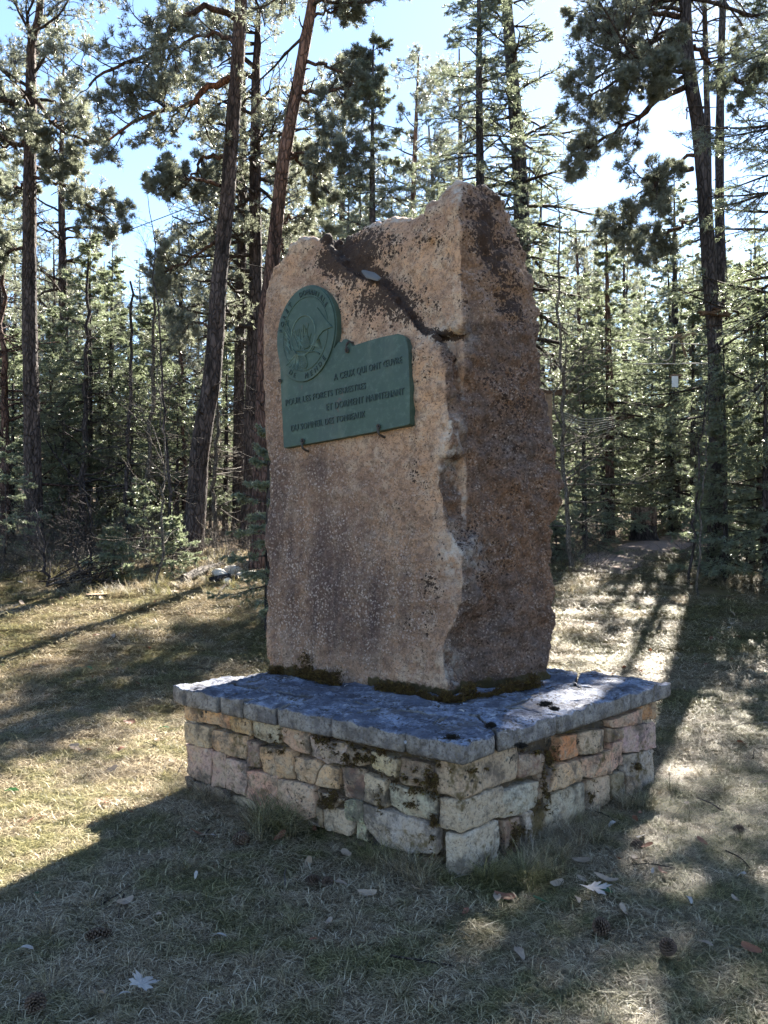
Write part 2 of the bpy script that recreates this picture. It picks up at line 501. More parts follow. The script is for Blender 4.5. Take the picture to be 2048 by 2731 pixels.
def m_grass():
    t = NT('dry_grass_blades')
    w = t.geo.outputs['Position']
    tint = t.attr('tint')
    straw = t.ramp(tint, [(0, (.06, .044, .028)), (.3, (.21, .16, .098)), (.6, (.45, .37, .235)), (1, (.76, .67, .50))])
    green = t.ramp(tint, [(0, (.030, .038, .013)), (.5, (.135, .140, .036)), (1, (.44, .39, .15))])
    n = t.math('ADD', t.math('MULTIPLY', t.noise(1.5, 4, .6, vec=w), .65), t.math('MULTIPLY', t.noise(7, 3, vec=w), .35))
    c = t.mix(t.ramp(n, [(.45, 0.), (.57, .8)]), straw, green)
    t.col(c); t.set(Roughness=.5, Specular_IOR_Level=.5)
    t.translucent(c, .38)
    return t.m
M['grass'] = m_grass()

def m_moss():
    t = NT('brown_moss')
    c = t.ramp(t.attr('tint'), [(0, (.028, .018, .007)), (.6, (.115, .066, .020)), (1, (.21, .165, .038))])
    t.col(c); t.set(Roughness=.8); t.translucent(c, .25)
    return t.m
M['moss'] = m_moss()

def m_leaf(name, c, tr=.3):
    t = NT(name)
    n = t.noise(30, 3)
    cc = t.mix(n, tuple(x * .7 for x in c), c)
    oi = t.n('ShaderNodeObjectInfo')
    cc = t.mix(t.math('MULTIPLY', oi.outputs['Random'], .5), cc, tuple(x * .5 for x in c))
    t.col(cc); t.set(Roughness=.6); t.translucent(cc, tr)
    return t.m
M['leaf_beige'] = m_leaf('beige_leaf', (.44, .34, .25))
M['leaf_white'] = m_leaf('bleached_leaf', (.58, .54, .50))
M['leaf_red'] = m_leaf('russet_leaf', (.26, .11, .06))
M['leaf_green'] = m_leaf('green_leaf', (.055, .15, .06))

# ------------------------------------------------------------------ ground sheet
xs = np.concatenate([-np.geomspace(6, 400, 40)[::-1], np.linspace(-5.9, 5.9, 140), np.geomspace(6, 400, 40)])
ys = np.concatenate([-np.geomspace(2, 300, 16)[::-1], np.linspace(-1.5, 1.4, 10), np.linspace(1.5, 14, 180), np.geomspace(14.1, 400, 90)])
X, Y = np.meshgrid(xs, ys)
Z = ground_arr(X, Y)
rg = np.random.default_rng(3)
Z = Z + rg.normal(0, .004, Z.shape) * (np.abs(X) < 6)
ny, nx = X.shape
i, j = np.meshgrid(np.arange(ny - 1), np.arange(nx - 1), indexing='ij')
Q = np.stack([i * nx + j, i * nx + j + 1, (i + 1) * nx + j + 1, (i + 1) * nx + j], -1).reshape(-1, 4)
gme = mesh_np('ground', np.stack([X, Y, Z], -1).reshape(-1, 3), Q, True)
link('ground', gme, M['ground'], kind='structure')

# mulch path leaving the lawn on the right
def ribbon(name, centre, widths, mat, lift, **k):
    c = smooth_path(centre, 40); w = np.interp(np.linspace(0, 1, 40), np.linspace(0, 1, len(widths)), widths)
    V = []; 
    for a in range(40):
        d = c[min(a + 1, 39)] - c[max(a - 1, 0)]; d = d / np.linalg.norm(d); n = np.array([d[1], -d[0]])
        for s in np.linspace(-1, 1, 9):
            ww = w[a] * (1 + .12 * math.sin(a * 1.7 + s * 3))
            x, y = c[a][0] + n[0] * s * ww, c[a][1] + n[1] * s * ww
            V.append((x, y, ground(x, y) + lift * (1 - s * s) + .004))
    T = [(a * 9 + b, a * 9 + b + 1, (a + 1) * 9 + b + 1, (a + 1) * 9 + b) for a in range(39) for b in range(8)]
    return link(name, mesh_np(name, np.array(V), np.array(T), True), mat, **k)
M['mulch'] = m_simple('bark_mulch', (.30, .22, .19), .9, .45, 70, bump=.8)
pa, pb, pc_ = on_ground(1580, 1530), on_ground(1700, 1470), on_ground(1815, 1448)
ribbon('path', [pa[:2], pb[:2], pc_[:2], (pc_[0] + 2.5, pc_[1] + 5)], [.5, .55, .6, .6], M['mulch'], .02, kind='structure')

# ------------------------------------------------------------------ monolith
def front_depth(px, py):
    # bilinear surface through the four corners of the front face
    def edge(x, a, b): return a[1] + (b[1] - a[1]) * (x - a[0]) / (b[0] - a[0])
    bot = edge(px, (715, 5.634), (1201, 4.83)); top = edge(px, (701, 6.00), (1226, 4.93))
    f = min(max((py - 640) / (1850 - 640), -.2), 1.1)
    return top * (1 - f) + bot * f
def FP(px, py, back=0.):
    y = front_depth(px, py) + back
    return P(px, py, y)
ZT = EYE - .984                       # top of the plinth cap

def hull(bm, pts):
    vsn = [bm.verts.new(p) for p in pts]
    r = bmesh.ops.convex_hull(bm, input=vsn)
    junk = [e for e in r['geom_interior'] if isinstance(e, bmesh.types.BMVert)]
    if junk: bmesh.ops.delete(bm, geom=junk, context='VERTS')

bm = bmesh.new()
# front sheet of the stone, its top edge stepping down to the right (ledge), broken right edge
left = [(720, 1815), (706, 1642), (714, 1518), (706, 1420), (719, 1247), (707, 1173), (701, 1049), (701, 864), (707, 780), (724, 722), (772, 658), (819, 630), (858, 632)]
top = [(880, 664), (912, 700), (955, 732), (980, 742), (1030, 772), (1070, 818), (1110, 868), (1150, 905)]
rightB = [(1172, 935), (1190, 990), (1193, 1060), (1204, 1140), (1196, 1200), (1170, 1240), (1172, 1290), (1186, 1330), (1180, 1362), (1192, 1400), (1216, 1440), (1232, 1480), (1238, 1550), (1232, 1600), (1216, 1651), (1190, 1700), (1184, 1760), (1192, 1810), (1203, 1875)]
outline = left + top + rightB
# strips between successive heights: row by row quads, so the outline may be concave
def span(py):
    def cross(poly):
        xsn = []
        for (x0, y0), (x1, y1) in zip(poly, poly[1:]):
            if (y0 - py) * (y1 - py) <= 0 and y0 != y1: xsn.append(x0 + (x1 - x0) * (py - y0) / (y1 - y0))
        return xsn
    c = cross(outline + [outline[0]])
    return min(c), max(c)
rows = [634] + list(range(645, 1860, 12))
for y0, y1 in zip(rows, rows[1:]):
    a0, b0 = span(y0 + .01); a1, b1 = span(y1 - .01)
    pts = []
    for x, y in ((a0, y0), (b0, y0), (a1, y1 + 3), (b1, y1 + 3)):
        pts.append(FP(x, y)); q = FP(x, y); pts.append(q + Vector((.16 if x > 1000 else .12, .21, 0)) * (1 if x > 1000 else 1.2))
    for a, b, yy in ((a0, b0, y0), (a1, b1, y1 + 3)):
        for t_ in (.33, .66): 
            pts.append(FP(a + (b - a) * t_, yy))
    hull(bm, pts)
# main body behind it: levels of (row, px of front edge, px of right edge)
lv = [(655, 1262, 1392), (713, 1256, 1409), (814, 1240, 1438), (965, 1236, 1446), (1067, 1236, 1454), (1168, 1238, 1474), (1240, 1240, 1487), (1281, 1240, 1499), (1350, 1242, 1491), (1393, 1240, 1476), (1484, 1248, 1474), (1545, 1254, 1463), (1635, 1246, 1476), (1700, 1236, 1468), (1737, 1228, 1466), (1850, 1216, 1470)]
def level(py, pc, pr):
    c = P(pc, py, 5.05); r = P(pr, py + 4, 5.40); z = c.z
    r.z = z
    lf = Vector((-.66, 5.98 - .25 * (3 - z) / 2.4, z)); br = Vector((r.x - .16, 6.0, z)); bl = Vector((-.42, 6.30, z))
    mid = c.lerp(r, .5) + Vector((.035, -.03, 0))
    return [c, mid, r, br, bl, lf]
L_ = [level(*q) for q in lv]
for a, b in zip(L_[2:], L_[3:]): hull(bm, a + b)
low = L_[2]
# upper part: recessed face over the ledge and the shoulder sloping back to the right
up = [FP(892, 690, .22), FP(926, 638, .25), FP(988, 601, .25), FP(1060, 580, .24), FP(1117, 567, .22), FP(1205, 560, .16), FP(1228, 600, .10), FP(1238, 870, .08), FP(1140, 900, .22), FP(1000, 780, .25)]
hull(bm, up + [p + Vector((.20, .55, -.04)) for p in up[:6]] + [Vector((low[5].x + .1, low[5].y, 2.6)), Vector((low[4].x, low[4].y, 2.6)), Vector((low[3].x - .3, low[3].y, 2.6))])
pk = [FP(1228, 600, .10), P(1238, 1010, 5.03), P(1215, 552, 5.06), P(1214, 503, 5.16), P(1252, 487, 5.2), P(1293, 494, 5.3), P(1322, 521, 5.38), P(1348, 560, 5.42), P(1374, 611, 5.45), P(1409, 713, 5.45), P(1439, 814, 5.42), P(1444, 880, 5.40), P(1150, 549, 5.3), P(1150, 600, 5.7), P(1300, 600, 5.9), Vector((low[3].x, low[3].y, low[3].z - .1))]
hull(bm, pk)
hull(bm, [P(1136, 551, 5.25), P(1168, 531, 5.22), P(1212, 501, 5.2), P(1252, 487, 5.25), P(1240, 640, 5.1), P(1136, 640, 5.15), P(1160, 560, 5.6), P(1260, 540, 5.7), P(1260, 700, 5.8)])
raw = bpy.data.meshes.new('raw'); bm.to_mesh(raw); bm.free()
tmp = bpy.data.objects.new('tmp', raw); COL.objects.link(tmp)
md = tmp.modifiers.new('r', 'REMESH'); md.mode = 'VOXEL'; md.voxel_size = .0165; md.adaptivity = 0
dg = bpy.context.evaluated_depsgraph_get()
sme = bpy.data.meshes.new_from_object(tmp.evaluated_get(dg))
bpy.data.objects.remove(tmp); bpy.data.meshes.remove(raw)
# soften, roughen and paint masks
bm = bmesh.new(); bm.from_mesh(sme)
bmesh.ops.smooth_vert(bm, verts=bm.verts, factor=.5, use_axis_x=True, use_axis_y=True, use_axis_z=True)
bm.normal_update()
nv = len(bm.verts)
mk = {k: np.zeros(nv) for k in ('side', 'lichen', 'stain', 'pale', 'moss')}
def blob(px, py, x, y, rx, ry, s=1): return s * math.exp(-((px - x) / rx) ** 2 - ((py - y) / ry) ** 2)
for k, v in enumerate(bm.verts):
    c, n = v.co, v.normal
    px, py = px_of(c)
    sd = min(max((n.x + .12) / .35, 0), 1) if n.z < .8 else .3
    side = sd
    A = noise.fractal(c * 1.7, 1, 2, 3); B = noise.fractal(c * 5.5 + Vector((9, 1, 3)), 1, 2, 3)
    Cn = noise.fractal(c * 17, 1, 2, 3); Dn = noise.noise(c * 48)
    vr = noise.voronoi(c * 6.5)[0]; ed = vr[1] - vr[0]
    Bq = noise.noise(c * 9 + Vector((3, 3, 3))); amp = (.016 * A + .014 * B + .010 * Cn + .0045 * Dn) - .012 * max(Bq - .2, 0)
    if side > .2 or py < 900: amp += side * (.026 * B + .030 * (min(ed, .45) - .22) + .012 * Cn + .005 * Dn) 
    if n.z > .5: amp += .01 * Cn + .012 * B
    if 700 < px < 1110 and 740 < py < 1220 and side < .4: amp *= .45
    for fs, fa in ((4.2, .020), (10., .0085)):
        q_ = Vector(c) * fs; q_.z *= .75
        p0_ = noise.voronoi(q_)[1][0]; rv = noise.noise_vector(p0_ * 7.31)
        amp += (rv.dot(q_ - p0_) * 1.6 + rv.x * .25) * fa * ((.35 + .65 * side) if (side > .15 or n.z > .4) else .20)
    if 1080 < px < 1260 and py > 880: amp += .016 * (min(ed, .4) - .2) + .006 * Cn
    rid = abs(noise.noise(Vector((c.x * 3.1, c.y * 3.1, c.z * 2.2 + 4)))) 
    amp += (.012 if side > .3 else .004) * (.25 - min(rid, .25)) * 2
    v.co = c + n * amp
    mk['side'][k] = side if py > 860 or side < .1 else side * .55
    li = blob(px, py, 935, 690, 85, 60, .95) + blob(px, py, 1010, 640, 90, 45, .62) + blob(px, py, 1080, 790, 130, 60, .55) + blob(px, py, 1150, 620, 70, 80, .32)
    li += blob(px, py, 1285, 590, 34, 90, 1.0) + blob(px, py, 1335, 700, 40, 80, .85) + blob(px, py, 1375, 820, 40, 60, .65) + blob(px, py, 1330, 1050, 70, 160, .25) + blob(px, py, 1300, 1500, 80, 160, .25)
    li += blob(px, py, 1130, 980, 60, 120, .38) + blob(px, py, 1110, 1280, 60, 120, .40) + blob(px, py, 1150, 1560, 60, 120, .46) + blob(px, py, 930, 800, 120, 70, .30) + blob(px, py, 1010, 850, 80, 70, .36) 
    li += blob(px, py, 880, 700, 60, 50, .45) + blob(px, py, 1090, 1700, 60, 60, .3) + .10
    li += blob(px, py, 1400, 1150, 70, 170, .30) + blob(px, py, 1180, 640, 60, 60, .22)
    if side > .5: li += .16 + (.15 if n.z > .25 else 0) 
    if n.z > .55 and 900 < px < 1240 and 690 < py < 920: li += .55
    if 850 < px < 1240:
        ly = np.interp(px, [858, 884, 915, 955, 980, 1030, 1070, 1110, 1150, 1235], [640, 656, 682, 728, 742, 772, 818, 868, 900, 905])
        dd = ly - py
        wd_ = np.interp(px, [860, 940, 1080, 1235], [18, 70, 42, 22])
        if -6 < dd < wd_: li += 1.1 * (1 - max(dd, 0) / wd_) ** .6  # black band above the ledge line, fading upwards
    mk['lichen'][k] = li
    # cavities by the broken edge are darker brown
    st = blob(px, py, 860, 1500, 170, 290, .9) + blob(px, py, 730, 1350, 45, 400, .75) + blob(px, py, 725, 870, 25, 180, .5) + blob(px, py, 1000, 1660, 200, 160, .65) + blob(px, py, 835, 1240, 50, 60, .6) + blob(px, py, 1090, 1420, 90, 200, .35)
    mk['stain'][k] = min(st, 1) * (1 - side * .3) + (.35 if side > .5 else 0)
    pl = 0.
    if abs(side - .45) < .35 and n.z < .8: pl += .45
    pl += blob(px, py, 1195, 1180, 25, 80, .8) + blob(px, py, 1200, 1480, 35, 90, .6) + blob(px, py, 1190, 890, 60, 40, .7) + (.7 if n.z > .45 and py < 700 else 0) + blob(px, py, 1205, 1780, 25, 60, .6) + blob(px, py, 1260, 1480, 50, 60, .35)
    mk['pale'][k] = min(pl, 1)
    lowb = 1 - min(max((c.z - ZT - .01) / .085, 0), 1)
    mk['moss'][k] = lowb * (1.1 if px < 900 or px > 980 else .45)
bm.to_mesh(sme); bm.free()
sme.name = 'standing_stone'
for an, av in mk.items():
    a = sme.attributes.new(an, 'FLOAT', 'POINT'); a.data.foreach_set('value', av.astype(np.float32))
sme.polygons.foreach_set('use_smooth', np.ones(len(sme.polygons), dtype=bool))
stone_org = Vector((.2, 5.5, ZT))
sme.transform(__import__('mathutils').Matrix.Translation(-stone_org))
stone = link('standing_stone', sme, M['stone'], loc=stone_org,
             label='tall rough orange-brown standing stone with black lichen set upright on the square plinth', cat='monument')

# moss tufts round the foot of the stone (part of the stone)
def moss_bag(bag, rng, p, nrm, n, ln):
    needles(bag, rng, p, nrm, n, ln, .005, .1, 1.1)
rng = np.random.default_rng(5)
bag = Bag()
foot = []
for px, py in [(722, 1800), (760, 1800), (800, 1808), (850, 1822), (905, 1836), (1005, 1846), (1060, 1852), (1120, 1862), (1180, 1876), (1215, 1876), (1260, 1868), (1320, 1858), (1380, 1846), (1440, 1836)]:
    Yd = F * (EYE - ZT) / (py - HY); foot.append((px, P(px, py, Yd)))
for (xa, a), (xb, b) in zip(foot, foot[1:]):
    if 905 <= xa < 1005: continue
    d = (b - a); n = 520
    t_ = rng.uniform(0, 1, n)
    base = np.array(a)[None] + t_[:, None] * np.array(d)[None]
    h = rng.uniform(0, 1, n) ** 1.8 * (.085 if xa < 900 else .055)
    h = h * np.array([max(.08, .75 + 1.5 * noise.noise(Vector(((xa + q * (xb - xa)) / 34., 1.3, 0))) + .5 * noise.noise(Vector(((xa + q * (xb - xa)) / 9., 4.3, 0)))) for q in t_])
    off = rng.normal(0, .013, (n, 3)); off[:, 2] = 0
    nrm = np.array([.25, -1., .6]) if xa > 1200 else np.array([-.4, -1., .6])
    base = base + off + np.array([0, .02, 0]) + np.stack([np.zeros(n), h * .2, h], -1)
    base[:, 1] += .035
    moss_bag(bag, rng, base, np.tile(unit(nrm), (n, 1)), 5, .022)
link('moss', bag.mesh('moss', origin=stone_org), M['moss'], stone, kind='stuff')

# ------------------------------------------------------------------ iron plaque
def plq(px, py, off=0.):
    return None
dp = .075
A_, B_, C_ = (P(x, y, front_depth(x, y) - dp) for x, y in ((742, 900), (1098, 900), (757, 1192)))
pn = (B_ - A_).cross(C_ - A_).normalized()
if pn.y > 0: pn = -pn
def PL(px, py, off=0.):
    d = Vector(((px - CX) / F, 1, (HY - py) / F)); o = Vector((0, 0, EYE))
    return o + d * ((A_ - o).dot(pn) / d.dot(pn)) + pn * off
def zp(x, y): return (720 + x * .24714, 740 + y * .24714)
mc = zp(398, 612); mu = (76.6, -9.9); mv = (7.4, -127.5)
def ME(x, y, off=0.): return PL(mc[0] + x * mu[0] + y * mv[0], mc[1] + x * mu[1] + y * mv[1], off)
plate = []
a0, a1 = math.radians(-22), math.radians(190)
for k in range(41):
    a = a0 + (a1 - a0) * k / 40
    plate.append((mc[0] + 1.03 * (math.cos(a) * mu[0] + math.sin(a) * mv[0]), mc[1] + 1.03 * (math.cos(a) * mu[1] + math.sin(a) * mv[1])))
plate += [zp(108, 980), zp(120, 1250), zp(138, 1600), zp(146, 1830), zp(155, 1840), zp(600, 1760), zp(1100, 1670), zp(1490, 1592), zp(1506, 1575), zp(1506, 1200), zp(1490, 800)]
plate += [zp(1482, 720), zp(1462, 655), zp(1425, 617), zp(1370, 606), zp(1200, 642), zp(1050, 684), zp(890, 738), zp(850, 690), zp(815, 660), zp(790, 668), zp(770, 698), zp(740, 690)]
plaque = empty('plaque', PL(925, 1020, 0), label='green painted iron plaque with raised dark lettering fixed on the face of the stone', cat='plaque')
POR = plaque.location.copy()
def solid(name, poly, t0, t1, mat, parent, mapper=PL, bevel=0.):
    bm = bmesh.new()
    f = bm.faces.new([bm.verts.new(mapper(x, y, t0) - POR) for x, y in poly])
    bm.normal_update()
    if f.normal.dot(pn) < 0: f.normal_flip()
    r = bmesh.ops.extrude_face_region(bm, geom=[f])
    vv = [e for e in r['geom'] if isinstance(e, bmesh.types.BMVert)]
    for v in vv: v.co += pn * (t1 - t0)
    if bevel:
        ed = [e for e in bm.edges if all(v in vv for v in e.verts)]
        bmesh.ops.bevel(bm, geom=ed, offset=bevel, segments=2, affect='EDGES', profile=.5)
    bmesh.ops.triangulate(bm, faces=bm.faces)
    bmesh.ops.recalc_face_normals(bm, faces=bm.faces)
    me = bpy.data.meshes.new(name); bm.to_mesh(me); bm.free()
    return link(name, me, mat, parent)
solid('plate', plate, -.085, .0, M['plaque'], plaque, bevel=.004)
circ = [(math.cos(a), math.sin(a)) for a in np.linspace(0, 2 * math.pi, 64, endpoint=False)]
med = solid('medallion', circ, .001, .012, M['plaque'], plaque, ME, .003)

def relief(paths, name, parent, mat, mapper, r=.0022, z=.013):
    bag = Bag()
    for p in paths:
        w = r
        if isinstance(p, tuple): p, w = p
        pts = np.array([mapper(x, y, z) - POR for x, y in p])
        if len(pts) == 2: pts = np.array([pts[0], (pts[0] + pts[1]) / 2, pts[1]])
        rr = np.full(len(pts), w); 
        if w == .0038: rr = np.linspace(w, w * .5, len(pts))
        tubes(bag, pts, rr, 5, True)
    return link(name, bag.mesh(name, True), mat, parent)
ringp = [(.775 * math.cos(a), .775 * math.sin(a)) for a in np.linspace(0, 2 * math.pi, 60)]
relief([(ringp, .0035)], 'rim', med, M['plaque'], ME)
innr = [(-.08 + .42 * math.cos(a), -.03 + .42 * math.sin(a)) for a in np.linspace(0, 2 * math.pi, 44)]
relief([(innr, .0055)], 'horn_ring', med, M['relief'], ME)
def mz(x, y):   # close-up pixels -> medallion coordinates
    X, Y = zp(x, y); dx, dy = X - mc[0], Y - mc[1]
    det = mu[0] * mv[1] - mu[1] * mv[0]
    return ((dx * mv[1] - dy * mv[0]) / det, (mu[0] * dy - mu[1] * dx) / det)
horn = [mz(*q) for q in [(528, 335), (560, 372), (600, 440), (645, 495), (690, 545), (640, 560), (590, 585), (545, 640), (515, 700), (490, 770), (470, 800), (488, 720), (505, 640), (520, 560), (532, 480), (535, 400)]]
solid('horn', horn, .012, .019, M['plaque'], med, ME, .003)
relief([([mz(528, 335), mz(600, 440), mz(690, 545)], .003)], 'horn_edge', med, M['plaque'], ME, z=.016)
relief([([mz(190, 500), mz(225, 560), mz(235, 640), mz(250, 760), mz(300, 830)], .004), ([mz(185, 480), mz(215, 470), mz(205, 520)], .003)], 'horn_tube', med, M['plaque'], ME, z=.016)
nd = []
rr_ = random.Random(4)
for k in range(26):      # needle fan inside the small ring
    a = math.radians(60 + 100 * k / 25 + rr_.uniform(-3, 3)); l = rr_.uniform(.36, .52)
    s = mz(375 + rr_.uniform(-60, 40), 740 + rr_.uniform(-60, 50)); nd.append((s, (s[0] + math.cos(a) * l * .7, s[1] + math.sin(a) * l * .8)))
for k in range(16):      # left spray
    s = mz(225 + rr_.uniform(-10, 15), 830 - k * 12); nd.append((s, (s[0] - .22 * rr_.uniform(.6, 1.1), s[1] + .14 + rr_.uniform(-.05, .1))))
for k in range(20):      # lower spray
    a = math.radians(205 + 85 * k / 19); s = mz(300 + rr_.uniform(-15, 15), 830); l = rr_.uniform(.25, .36)
    nd.append((s, (s[0] + math.cos(a) * l * 1.1, s[1] + math.sin(a) * l)))
for k in range(10):
    s = mz(455 + k * 3, 740); nd.append((s, (s[0] + .3, s[1] + .12 - k * .022)))
relief([([a, b], .0038) for a, b in nd], 'needle_relief', med, M['relief'], ME, z=.0145)['kind'] = 'stuff'
relief([([mz(300, 800), mz(360, 800), mz(430, 808), (mz(500, 800)), mz(550, 830)], .0055)], 'twig_relief', med, M['plaque'], ME, z=.014)
def cone_rel(cx, cy, w, h):
    return [mz(cx + w * math.cos(a) * (1 - .25 * math.sin(a)), cy - h * math.sin(a)) for a in np.linspace(0, 2 * math.pi, 18, endpoint=False)]
for q in ((405, 700, 42, 75), (378, 915, 42, 80)):
    solid('cone_relief', cone_rel(*q), .012, .0175, M['plaque'], med, ME, .003)
sc_l = []
for q in ((405, 700), (378, 915)):
    for k in range(-3, 4):
        sc_l.append(([mz(q[0] - 34, q[1] + k * 20 - 8), mz(q[0], q[1] + k * 20 + 8), mz(q[0] + 34, q[1] + k * 20 - 8)], .0018))
relief(sc_l, 'scale_relief', med, M['plaque'], ME, z=.0175)['kind'] = 'stuff'

def text_mesh(s):
    cu = bpy.data.curves.new('txt', 'FONT'); cu.body = s; cu.size = 1; cu.extrude = .5; cu.offset = 0; cu.resolution_u = 3
    cu.space_character = 1.08
    o = bpy.data.objects.new('txt', cu); COL.objects.link(o)
    d = bpy.context.evaluated_depsgraph_get()
    me = bpy.data.meshes.new_from_object(o.evaluated_get(d))
    bpy.data.objects.remove(o); bpy.data.curves.remove(cu)
    return me
def text_px(s, p0, p1, cap, name='lettering', parent=None):
    me = text_mesh(s)
    xs_ = [v.co.x for v in me.vertices]; ys_ = [v.co.y for v in me.vertices]
    x0, x1, y1 = min(xs_), max(xs_), .73
    for v in me.vertices:
        u = (v.co.x - x0) / (x1 - x0); w = v.co.y / y1; off = .001 if v.co.z < 0 else .0055
        px = p0[0] + u * (p1[0] - p0[0]) - w * cap * .02; py = p0[1] + u * (p1[1] - p0[1]) - w * cap
        v.co = PL(px, py, off) - POR
    return link(name, me, M['letter'], parent)
text_px('A CEUX QUI ONT \u0152UVRE', zp(693, 1115), zp(1427, 922), 19, 'text_line', plaque)
text_px('POUR LES FORETS TERRESTRES', zp(172, 1387), zp(1037, 1200), 17.5, 'text_line', plaque)
text_px('ET DORMENT MAINTENANT', zp(612, 1437), zp(1450, 1263), 19, 'text_line', plaque)
text_px('DU SOMMEIL DES TOMBEAUX', zp(232, 1665), zp(1028, 1508), 18, 'text_line', plaque)
def text_arc(s, d0, d1, r, h, bottom=False):
    for k, ch in enumerate(s):
        me = text_mesh(ch)
        xs_ = [v.co.x for v in me.vertices]; cxm = (min(xs_) + max(xs_)) / 2
        a = math.radians(d0 + (d1 - d0) * k / (len(s) - 1))
        ca, sa = math.cos(a), math.sin(a)
        for v in me.vertices:
            u = (v.co.x - cxm) / .73 * h * .95; w = v.co.y / .73 * h; off = .0125 if v.co.z < 0 else .0175
            if bottom: x, y = ca * (r + h - w) - sa * u, sa * (r + h - w) + ca * u
            else: x, y = ca * (r + w) + sa * u, sa * (r + w) - ca * u
            v.co = ME(x, y, off) - POR
        link('letter', me, M['letter'], med)
text_arc('FORET', 172, 133, .815, .115)
text_arc('DOMANIALE', 106, 40, .815, .115)
text_arc('DE', 241, 251, .83, .115, True)
text_arc('MENDE', 278, 321, .83, .115, True)
# hooks that hold the plate
for (x, y, s) in ((838, 790, 1), (1178, 1610, -1), (360, 1765, -1)):
    X0, Y0 = zp(x, y)
    bag = Bag()
    ring = np.array([PL(X0 + 4.2 * math.cos(a), Y0 + 5.5 * math.sin(a), .010) - POR for a in np.linspace(0, 2 * math.pi, 14)])
    tubes(bag, ring, np.full(14, .0042), 6)
    arm = np.array([PL(X0, Y0 - s * 5, .012) - POR, PL(X0 + 1, Y0 - s * 12, .016) - POR, PL(X0 + 2, Y0 - s * 21, .008) - POR, PL(X0 + 3, Y0 - s * 26, -.05) - POR])
    tubes(bag, smooth_path(arm, 9), np.full(9, .0075), 7, True)
    pin = np.array([PL(X0, Y0, -.01) - POR, PL(X0, Y0, .018) - POR]); tubes(bag, smooth_path(pin, 3), np.full(3, .007), 7, True)
    link('hook', bag.mesh('hook', True), M['iron'], plaque)
bag = Bag(); q = zp(100, 1115); pin = np.array([FP(q[0] + 2, q[1], .05) - POR, FP(q[0] + 1, q[1], -.10) - POR])
tubes(bag, smooth_path(pin, 3), np.full(3, .012), 8, True); link('bolt', bag.mesh('bolt', True), M['iron'], plaque)

# ------------------------------------------------------------------ plinth
cF, cL, cR = Vector((.357, 3.785, 0)), Vector((-1.32, 5.137, 0)), Vector((1.80, 5.30, 0))
cB = cL + cR - cF + Vector((0, 0, 0))
dl = (cL - cF).normalized(); dr = (cR - cF).normalized()
nl = Vector((dl.y, -dl.x, 0)); nl = nl if nl.y < 0 else -nl       # outward of left face
nr_ = Vector((dr.y, -dr.x, 0)); nr_ = nr_ if nr_.y < 0 else -nr_
INS = .055
plinth = empty('plinth', Vector((.3, 5.2, -.05)), label='low square plinth of rough stone blocks with an overhanging grey slab top', cat='plinth')
PO = plinth.location.copy()
ZC = ZT - .094
bF = cF + (dl + dr) * INS; bL = cL - dl * (INS + .045) + dr * INS; bR = cR - dr * (INS + .03) + dl * INS
bB = bL + (bR - bF)
# core with earthy joints
bm = bmesh.new()
core = [bF + (dl + dr) * .055, bR + (dl - dr) * .055, bB - (dl + dr) * .055, bL + (dr - dl) * .055]
vb = [bm.verts.new(Vector((p.x, p.y, -.25)) - PO) for p in core]; vt = [bm.verts.new(Vector((p.x, p.y, ZC + .02)) - PO) for p in core]
for k in range(4): bm.faces.new((vb[k], vb[(k + 1) % 4], vt[(k + 1) % 4], vt[k]))
bm.faces.new(vt); bm.faces.new(vb[::-1])
bmesh.ops.recalc_face_normals(bm, faces=bm.faces)
bmesh.ops.subdivide_edges(bm, edges=bm.edges, cuts=40, use_grid_fill=True)
for v in bm.verts: v.co += v.normal * (.03 * noise.noise(v.co * 9) + .012 * noise.noise(v.co * 30) + .008)
me = bpy.data.meshes.new('mortar'); bm.to_mesh(me); bm.free()
for p in me.polygons: p.use_smooth = True
link('mortar', me, M['mortar'], plinth).color = (.10, .07, .045, 1)

def face_uv(px, py, o, d, n):
    r = Vector(((px - CX) / F, 1, (HY - py) / F)); c = Vector((0, 0, EYE))
    p = c + r * ((o - c).dot(n) / r.dot(n))
    return ((p - o).dot(d), p.z)

def resample(poly, n):
    p = np.array(poly + [poly[0]], float); s = np.r_[0, np.cumsum(np.linalg.norm(np.diff(p, axis=0), axis=1))]
    t = np.linspace(0, s[-1], n, endpoint=False)
    return np.stack([np.interp(t, s, p[:, 0]), np.interp(t, s, p[:, 1])], -1)

